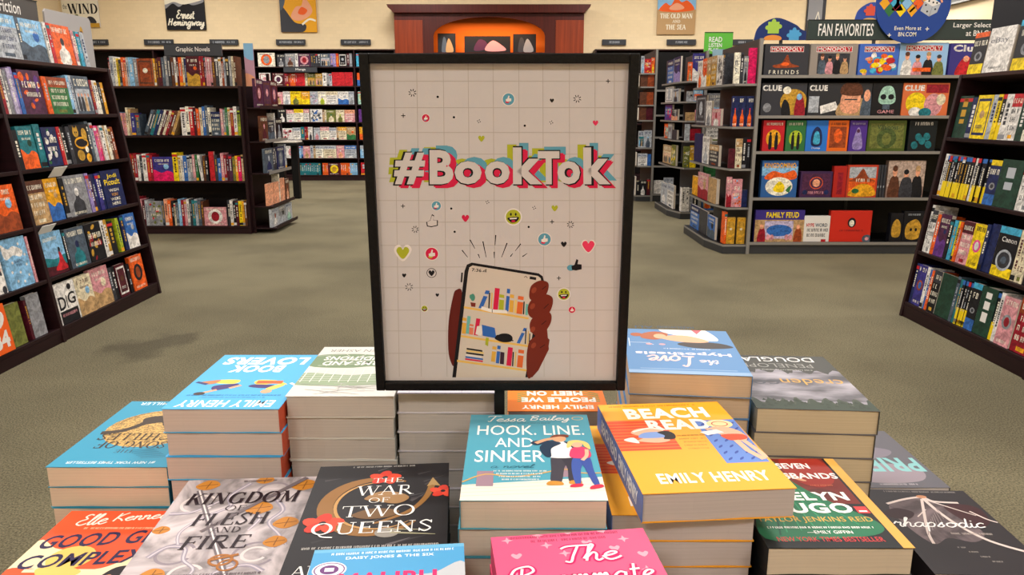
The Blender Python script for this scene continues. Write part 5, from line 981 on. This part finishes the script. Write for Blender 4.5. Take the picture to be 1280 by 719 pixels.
def art_pink(a, H, o):
    for x, y in ((10, 136), (30, 140), (50, 142), (72, 141), (14, 118), (34, 128), (60, 128), (84, 130), (44, 118), (76, 120), (92, 112), (12, 98), (90, 96)):
        if (x+y) % 4 < 2: a.blob([(x, y-3), (x+3.4, y+1), (x+2, y+3), (x, y+1.6), (x-2, y+3), (x-3.4, y+1)], 'e8a0b0', 3)
        else: a.poly([(x, y+4), (x+1, y+1), (x+4, y), (x+1, y-1), (x, y-4), (x-1, y-1), (x-4, y), (x-1, y+1)], 'e8a0b0')
    small(a, 12, 137, 82, 139.5, '8a2848'); small(a, 24, 132, 74, 134.5, '8a2848')
    for w_, c_ in ((4.4, 'c81e62'), (1.7, 'f6e4e6')):
        a.script('The', 42, 108, 78, 126, w_, c_, .15); a.script('Roommate', 8, 84, 94, 106, w_, c_, .15)
    a.blob('20 30 40 60 60 50 50 20', '8a2848')

pile((-.525, .788), 0, .912, .137, .2, .026, '2f8fae', '2a6f8a', 'teal paperback with gold glitter helmet cover on the pile toward the fiction case', 'teal book with gold helmet', PAGES2, True, art_gold, seed=1)
pile((-.3825, .777), 0, .986, .1285, .19, .0275, '4aa8dc', 'b8482c', 'sky blue paperback with two tumbling readers, printed upside down to us', 'sky blue tumbling readers book', M('c4b4ab', .8, 0, 'pages'), True, art_blue, seed=2)
pile((-.2525, .797), 0, .993, .121, .183, .0255, 'cfccc4', 'b8b4ac', 'white and sage green sketched paperback partly behind the hashtag sign', 'white and sage green book', M('bdb2a8', .8, 0, 'pages'), True, art_green, seed=3, jit=.003)
pile((-.129, .803), 0, .994, .1095, .18, .0245, 'd2ccd2', '3a3550', 'white paperback with grey spikes showing just under the hashtag sign', 'white book with grey spikes', M('b9b0a8', .8, 0, 'pages'), True, art_white, seed=4)
pile((-.006, .94), 0, .917, .134, .2, .027, 'ee7e1e', 'd8641c', 'orange paperback with palm fronds lying behind the blue couple book', 'orange palm frond book', PAGES, True, art_orange, seed=5)
pile((.136, .838), -6, 1.007, .140, .185, .027, '5a86b4', '3f6a98', 'muted blue paperback with lab coat kiss picture at the sign edge', 'muted blue lab coat book', M('c4ab90', .8, 0, 'pages'), True, art_lab, seed=6, lowrot=-4.5)
pile((.283, .824), -4, .968, .138, .2, .028, '6a686c', '45443f', 'misty forest paperback on the tall pile at the far table corner', 'misty forest book', M('c6b597', .8, 0, 'pages'), True, art_fog, seed=7, lowdx=-.001)
pile((-.0445, .5875), 0, .980, .126, .188, .0262, '4f9cb0', '3f8494', 'teal blue paperback with a couple standing by a rope rail', 'teal couple book', M('c8bba8', .8, 0, 'pages'), False, art_couple, seed=8, lowdx=-.001)
pile((.090, .622), 0, .947, .130, .2, .027, 'eea52c', '5a74b0', 'yellow sunbathers paperback mostly hidden beneath its turned twin', 'beach sunbathers book', M('b9aeaa', .8, 0, 'pages'), False, art_beach, seed=9, lowcov='eea52c')
a_ = R(4.5); wd, ln = .139, .208
bk = paperback(.114+wd/2*cos(a_)-ln/2*sin(a_), .606+wd/2*sin(a_)+ln/2*cos(a_), .9475, 4.5, wd, ln, .0285, 'eea52c', '5a74b0', 'yellow paperback with sunbathers on red and blue towels, turned slightly on top', M('b9aeaa', .8, 0, 'pages'), False, art_beach)
a = Art((-wd/2-.0001, ln/2, 0), (0, -1, 0), (0, 0, 1), ln, .0285, .0001); a.text('BEACH READ', 12, 3.5, 50, 10.5, 'e8ecf2', .04); a.text('EMILY HENRY', 54, 3.5, 92, 10.5, 'e8ecf2', .04); a.build('spine_lettering', bk)
pile((.226, .602), 0, .926, .130, .178, .028, '16191a', '16191a', 'black paperback with woman in flowing green dress', 'green dress book', M('c8b9a4', .8, 0, 'pages'), False, art_dress, seed=11)
pile((.480, .768), -2, .790, .138, .2, .03, '262124', '1c181a', 'black paperback with pale skeletal wing at the table corner', 'black skeletal wing book', PAGES, False, art_wing, seed=12)
pile((.480, .978), 0, .787, .136, .195, .027, '5c5a60', '33323a', 'dark grey paperback with large aqua letters, upside down beyond the wing book', 'grey book with aqua letters', PAGES, True, art_priest, seed=13)
pile((-.494, .575), 0, .865, .142, .2, .0262, 'e8552c', 'c8441c', 'orange red paperback with a dark-haired swimmer', 'swimmer book', PAGES2, False, art_swim, seed=14)
pile((-.329, .541), 4, .920, .135, .2, .0266, 'b9adad', '8a7c80', 'pale marbled paperback with two crossed swords and orange leaves', 'crossed swords book', PAGES, False, art_swords, seed=15)
pile((-.181, .522), 4, .950, .130, .19, .027, '1f1c1e', '1f1c1e', 'black paperback with gold crescent and red poppies', 'gold crescent book', PAGES, False, art_war, seed=16)
pile((-.131, .335), 5, .985, .110, .17, .025, '69acd0', '3a84b4', 'pale sea blue paperback with round emblem at the front of the table', 'sea blue book', PAGES, False, art_sea, seed=17)
pile((.0030, .381), 6.5, .962, .1275, .18, .0255, 'e85a80', 'c83a64', 'hot pink paperback with white script title at the front of the table', 'hot pink book', PAGES, False, art_pink, seed=18)

# ---------------------------------------------------------------- the hashtag sign on its post
SW, SH = .2708, .3517
SF = TR(-.0123, .790, 1.0056) @ RX(3.3)
o = empty('tabletop_sign', (-.0137, .787, TZ), 'black framed white poster sign with hashtag lettering and hand holding a phone', 'sign')
SL = o.matrix_world.inverted() @ SF
def sgn(mb, name, par=o, bevel=0): q = mb.build(name, par, bevel); q.matrix_local = SL if par == o else Matrix(); return q
BF = M('070607', .5, 0, 'speckle'); fw = .0096; h2 = SW/2
sgn(MB().box(-h2, -h2+fw, -.009, .009, 0, SH, BF).box(h2-fw, h2, -.009, .009, 0, SH, BF).box(-h2+fw, h2-fw, -.009, .009, 0, fw, BF).box(-h2+fw, h2-fw, -.009, .009, SH-fw, SH, BF), 'frame', bevel=.0012)
po = sgn(MB().box(-h2+fw, h2-fw, -.002, .006, fw, SH-fw, M('c6c0bf', .38)), 'poster')
MB().box(-.0055, .0055, .001, .008, .0, .252, BLACKM).build('post', o)
MB().box(-.05, .05, -.006, .007, 0, .004, BLACKM).build('base_plate', o)
db, dt = .918, .811
def sg(px, py):
    xl = 452+(py-68)*20/417; xr = 800-(py-66)*22/419; s_ = (485-py)/419.0
    t = s_*db/(dt+s_*(db-dt)); return ((px-xl)/(xr-xl)*100, t*SH/SW*100)
a = Art((-h2, -.0021, 0), (1, 0, 0), (0, 0, 1), SW, SH, .00003, fn=sg)
YE, CY, RD, BK, WH = 'a8ac28', '5a9ab0', 'cc1c46', '141216', 'c9c2c0'
def L2(pts, w, c, **k): a.line([sg(*p) for p in nums(pts)] if isinstance(pts, str) else [sg(*p) for p in pts], w, c, **k)
class _N:                       # lines are laid in poster units, so switch the mapping off for them
    def __enter__(s): a.fn = None
    def __exit__(s, *q): a.fn = sg
def ln_(pts, w, c, **k):
    q = [sg(*p) for p in (nums(pts) if isinstance(pts, str) else pts)]
    with _N(): a.line(q, w*.3, c, **k)
def pl(pts, c, sm=0):
    q = [sg(*p) for p in (nums(pts) if isinstance(pts, str) else pts)]
    with _N(): a.poly(cat(q, 5, True) if sm else q, c)
def el(x, y, rx, ry, c, rot=0, n=22):
    X, Y = sg(x, y)
    with _N(): a.ell(X, Y, rx*.3, ry*.3, c, rot, n)
for px in (495, 523, 556, 587, 618, 650, 680, 713, 745, 769): ln_([(px, 78), (px+(640-px)*.03, 470)], .8, 'b4aca6')
for py in (101, 134, 165, 192, 222, 250, 277, 306, 333, 359, 387, 413, 441): ln_([(466+(py-77)*.045, py), (784-(py-77)*.045, py)], .8, 'b4aca6')
a.build('grid_print', po)
def heart(x, y, s_, c): pl([(x, y+s_), (x+s_*.95, y-s_*.1), (x+s_*.8, y-s_*.75), (x+s_*.3, y-s_*.85), (x, y-s_*.45), (x-s_*.3, y-s_*.85), (x-s_*.8, y-s_*.75), (x-s_*.95, y-s_*.1)], c, 1)
def thumb(x, y, s_, c, fl=1): pl([(x-s_*.8*fl, y+s_*.1), (x-s_*.3*fl, y-s_*.1), (x, y-s_), (x+s_*.3*fl, y-s_*.8), (x+s_*.15*fl, y-s_*.2), (x+s_*.8*fl, y-s_*.15), (x+s_*.8*fl, y+s_*.6), (x-s_*.1*fl, y+s_*.8), (x-s_*.7*fl, y+s_*.7)], c)
def burst(x, y, s_, c=BK, n=8):
    for k in range(n): t = 2*pi*k/n+.3; ln_([(x+s_*.45*cos(t), y+s_*.45*sin(t)), (x+s_*cos(t), y+s_*sin(t))], .9, c)
def plus(x, y, s_): ln_([(x-s_, y), (x+s_, y)], .9, BK); ln_([(x, y-s_), (x, y+s_)], .9, BK)
def smile(x, y, r_):
    el(x, y, r_*1.18, r_*1.18, 'e0d8d2'); el(x, y, r_, r_, YE); el(x-r_*.32, y-r_*.35, r_*.12, r_*.2, BK); el(x+r_*.32, y-r_*.35, r_*.12, r_*.2, BK)
    pl([(x-r_*.7, y+r_*.1), (x+r_*.7, y), (x+r_*.45, y+r_*.6), (x-r_*.2, y+r_*.75), (x-r_*.6, y+r_*.45)], BK, 1); pl([(x-r_*.5, y+r_*.14), (x+r_*.5, y+r_*.08), (x+r_*.42, y+r_*.26), (x-r_*.44, y+r_*.32)], 'e0d8d2')
    el(x, y+r_*.55, r_*.28, r_*.12, RD)
def hb_(): a.build('heart_icon', po)
for x, y, s_ in ((517.5, 115.5, 5), (722.5, 123, 5), (512, 358, 5), (713, 280, 4.5), (520, 286, 4.5)): burst(x, y, s_); a.build('spark_icon', po)
for x, y in ((506, 144), (761, 101), (505, 257), (690, 276.5), (698, 347)): plus(x, y, 2.6); a.build('plus_icon', po)
for x, y in ((549, 120.5), (569, 146), (657, 156.5), (565, 260), (569, 289), (661, 283)): el(x, y, 1.4, 1.4, BK); a.build('dot_icon', po)
for x, y in ((610, 252), (668, 259), (678, 352), (600, 151), (690, 152.5)): burst(x, y, 2.4, BK, 4); a.build('spark_icon', po)
heart(691, 125, 2.6, BK); hb_(); heart(745, 153, 3.4, 'd8305a'); hb_(); heart(603, 172.5, 4, YE); hb_(); heart(582.5, 272, 4.6, RD); hb_(); heart(693.5, 259.5, 4, YE); hb_(); 
heart(504.5, 315, 11, 'e0d8d2'); heart(504.5, 315, 8, YE); hb_(); heart(735, 307, 9, 'e0d8d2'); heart(735, 307, 7.6, 'e0385e'); hb_(); heart(704.5, 304.5, 3.6, BK); hb_(); heart(506, 343.5, 2.6, BK); hb_(); heart(547, 368, 2.2, BK); hb_(); 
for x, y, r_, c, tc in ((637, 123.5, 7, CY, RD), (534, 147, 4.6, RD, CY), (546.5, 256.5, 5.8, CY, RD), (680.5, 298.5, 8, CY, RD), (540.5, 316.5, 8, RD, YE), (714, 386.5, 4.4, RD, RD)):
    el(x, y, r_*1.12, r_*1.12, 'e0d8d2'); el(x, y, r_, r_, c); el(x-r_*.2, y+r_*.45, r_*.35, r_*.25, tc); thumb(x, y-r_*.05, r_*.62, 'e0d8d2'); a.build('round_icon', po)
el(540, 340.5, 6.4, 6.4, BK); el(540, 340.5, 5.6, 5.6, WH); heart(540, 340.5, 3.8, BK); hb_(); 
thumb(541, 276, 9, BK); thumb(541, 276, 7.6, WH); a.build('thumb_icon', po); el(713, 334, 5, 4, CY); thumb(720, 331, 8, BK); a.build('thumb_icon', po)
for q_ in ((642, 270.5, 9.4), (704, 367, 7.6), (531, 385, 4)): smile(*q_); a.build('smiley_icon', po)
def bt(x0, yb, x1, yt, c, bold):
    a.text('#', x0, yb, x0+.145*(x1-x0), yt+.14*(yb-yt), c, bold, .1)
    for t, u0, u1, top in (('B', .165, .275, .07), ('o', .28, .405, .37), ('o', .42, .535, .37), ('k', .55, .685, 0), ('T', .665, .765, .1), ('o', .755, .86, .37), ('k', .875, 1.0, 0)):
        a.text(t, x0+u0*(x1-x0), yb, x0+u1*(x1-x0), yt+top*(yb-yt), c, bold)
for dx, dy, c in ((-7, -3, YE), (8, -5, CY), (7, 4.5, RD), (5, 3, RD)): bt(494+dx, 230+dy, 763+dx, 183+dy, c, .055)
bt(491.8, 231.2, 765.2, 181.8, BK, .065); bt(494, 229.6, 763, 183.6, WH, .04)
a.build('hashtag_lettering', po)
BR, BR2 = '6e2414', '8f3c24'
pl('578 366 570 362 566 372 561 400 560 430 562 448 568 456 574 420', '5c1a12', 1)
pl('660 372 682 398 685 436 672 462 664 471 652 471 658 430', BR, 0)
pl('664 418 676 414 686 424 684 436 670 462 660 471 655 471', BR, 0)
pl([(566-1, 471), (581, 338), (584, 330), (590, 327.5), (673, 341), (678, 344.5), (679.5, 351), (659, 471)], BK)
pl([(569.5, 471), (585.5, 340), (587, 333.5), (591, 331), (672, 344.2), (675.5, 347), (676, 352), (655.5, 471)], 'cbbfb2')
ln_([(578, 340), (577, 352)], 2, BK)
with _N():
    X0, Y0_ = sg(590, 338); X1, Y1_ = sg(602, 333); a.text('7:36', X0, Y0_-.3, X1, Y1_-.6, BK, .02, 0, -6)
for k in range(4): ln_([(603.5+k*1.4, 339+k*.2), (603.5+k*1.4, 338-k*.9)], .9, BK)
pl('662 344.6 670 346 669.6 349.4 661.6 348', BK); ln_('655 346 657 344.4 659 346.6', .8, BK)
def shelf_line(x0, y0, x1, y1): pl([(x0, y0), (x1, y1), (x1, y1+2.6), (x0, y0+2.6)], 'e0b45a')
shelf_line(580, 382, 660, 396); shelf_line(576, 418, 661, 431); shelf_line(571, 449, 657, 461)
def bk_(x, yb, w_, h_, c, tilt=0, band=None):   # a printed book on the phone's shelves
    q = [(x, yb), (x+w_, yb+w_*.16), (x+w_+tilt+h_*.06, yb-h_+w_*.16), (x+tilt+h_*.06, yb-h_)]; pl(q, c)
    if band: pl([(x+tilt*.8+h_*.05, yb-h_*.8), (x+w_+tilt*.8+h_*.05, yb-h_*.8+w_*.16), (x+w_+tilt*.7+h_*.04, yb-h_*.68+w_*.16), (x+tilt*.7+h_*.04, yb-h_*.68)], band)
bk_(598, 384, 5, 22, '2f62b0', 8, WH); bk_(610, 385, 1.6, 20, BK); bk_(613, 385, 1.6, 20, 'd8b060'); bk_(616, 386, 6, 27, RD, 1); bk_(623, 387, 6, 20, YE, 0, WH); bk_(631, 388, 4, 28, '2f62b0', 1, WH); bk_(636, 389, 5, 22, 'd8a440', 0, WH); bk_(642, 390, 3, 16, 'e0c070'); bk_(645, 391, 7, 22, 'd8642c', 1, WH); bk_(653, 392, 1.5, 16, BK); bk_(656, 393, 3, 14, '6ab0a8')
el(591, 371, 3, 5, '4a8c78'); el(588.5, 370, 1.6, 3, '4a8c78'); pl('588 377 594.6 378 594 383 589 382.4', '7a2c20')
pl('602 382 615 386 633 387 634 391 615 390 601 386', 'e8e2dc'); ln_('615 385.6 615 390', .8, BK)
bk_(577, 416, 5, 20, 'd8a440', 0, WH); bk_(582, 416, 4, 22, '6ab0a8', 1); bk_(586, 417, 5, 13, 'd8785a', 0, WH); bk_(592, 418, 5, 21, RD, 2); pl('596 407 606 406 601 419 594 417', 'e0d8d2'); pl('602 405 618 409 620 422 603 419', '2f62b0')
pl('618 421 624 417 630 416 636 417 640 421 638 426 628 427 620 424', BK, 1); el(622, 420, 3, 2.6, BK); ln_('634 424 641 425', 1.6, BK)
bk_(645, 428, 4, 19, '2f62b0', 8, WH); bk_(655, 429, 1.4, 18, BK); bk_(658, 430, 1.4, 17, 'd8b060'); bk_(660, 430, 1.2, 14, BK)
pl('607 421 610.6 421.6 609.6 432 606 430', YE)
for k, (c, w_) in enumerate(((RD, 22), ('2f62b0', 22), ('e0d8d2', 20), (BK, 22), ('e0c070', 22), (BK, 20))): pl([(581+k*.4, 449-k*2.6), (581+w_+k*.3, 452-k*2.6), (581+w_+k*.3, 450-k*2.6), (581+k*.4, 447-k*2.6)], c)
bk_(613, 451, 5, 19, 'd8a440', 1, WH); bk_(619, 453, 4, 22, '2f62b0', 1, WH); bk_(624, 454, 5, 15, '3a2030'); bk_(632, 456, 6, 23, RD, 1); bk_(639, 457, 1.6, 18, BK); bk_(642, 457, 1.6, 18, 'd8b060'); bk_(645, 458, 7, 22, 'd8642c', 1, WH)
for p, nail in (('661 366 664 356 674 350 684 352 685 360 680 370 668 375 662 373', (667, 362)), ('659 384 664 374 678 367 689 370 690 380 684 392 670 398 661 394', (665, 382)), ('662 402 668 394 680 388 688 392 687 404 678 416 668 418 662 412', (665, 411)), ('660 428 668 420 680 415 684 424 682 440 668 464 659 472 657 450', (666, 431))):
    pl(p, BR, 1); el(nail[0], nail[1], 3, 4.4, BR2, -30)
for p in ('677 361 682 357', '679 385 685 379', '676 405 682 400', '674 434 680 430'): ln_(p, .9, '2c0c08')
for p in ('578 312 585 321', '588 299 594 310', '604 301 608 321', '598 317 600 322', '620 293 619 306', '618 314 618 322', '634 303 627 321', '651 304 644 313', '638 320 641 316', '653 320 659 316'): ln_(p, 1.3, BK, w2=.15)
a.build('phone_print', po)

o = empty('wall_board', (7.17, 12.1, 3.02) , 'plain dark grey board high on the side wall above the header sign', 'board')
MB().box(-.03, .03, 0, 1.1, 0, 1.0, M('5b5c5a', .6)).build('board', o); MB().box(-.035, -.03, 0, 1.1, 0, .03, M('8d8c88', .5)).build('rim', o)
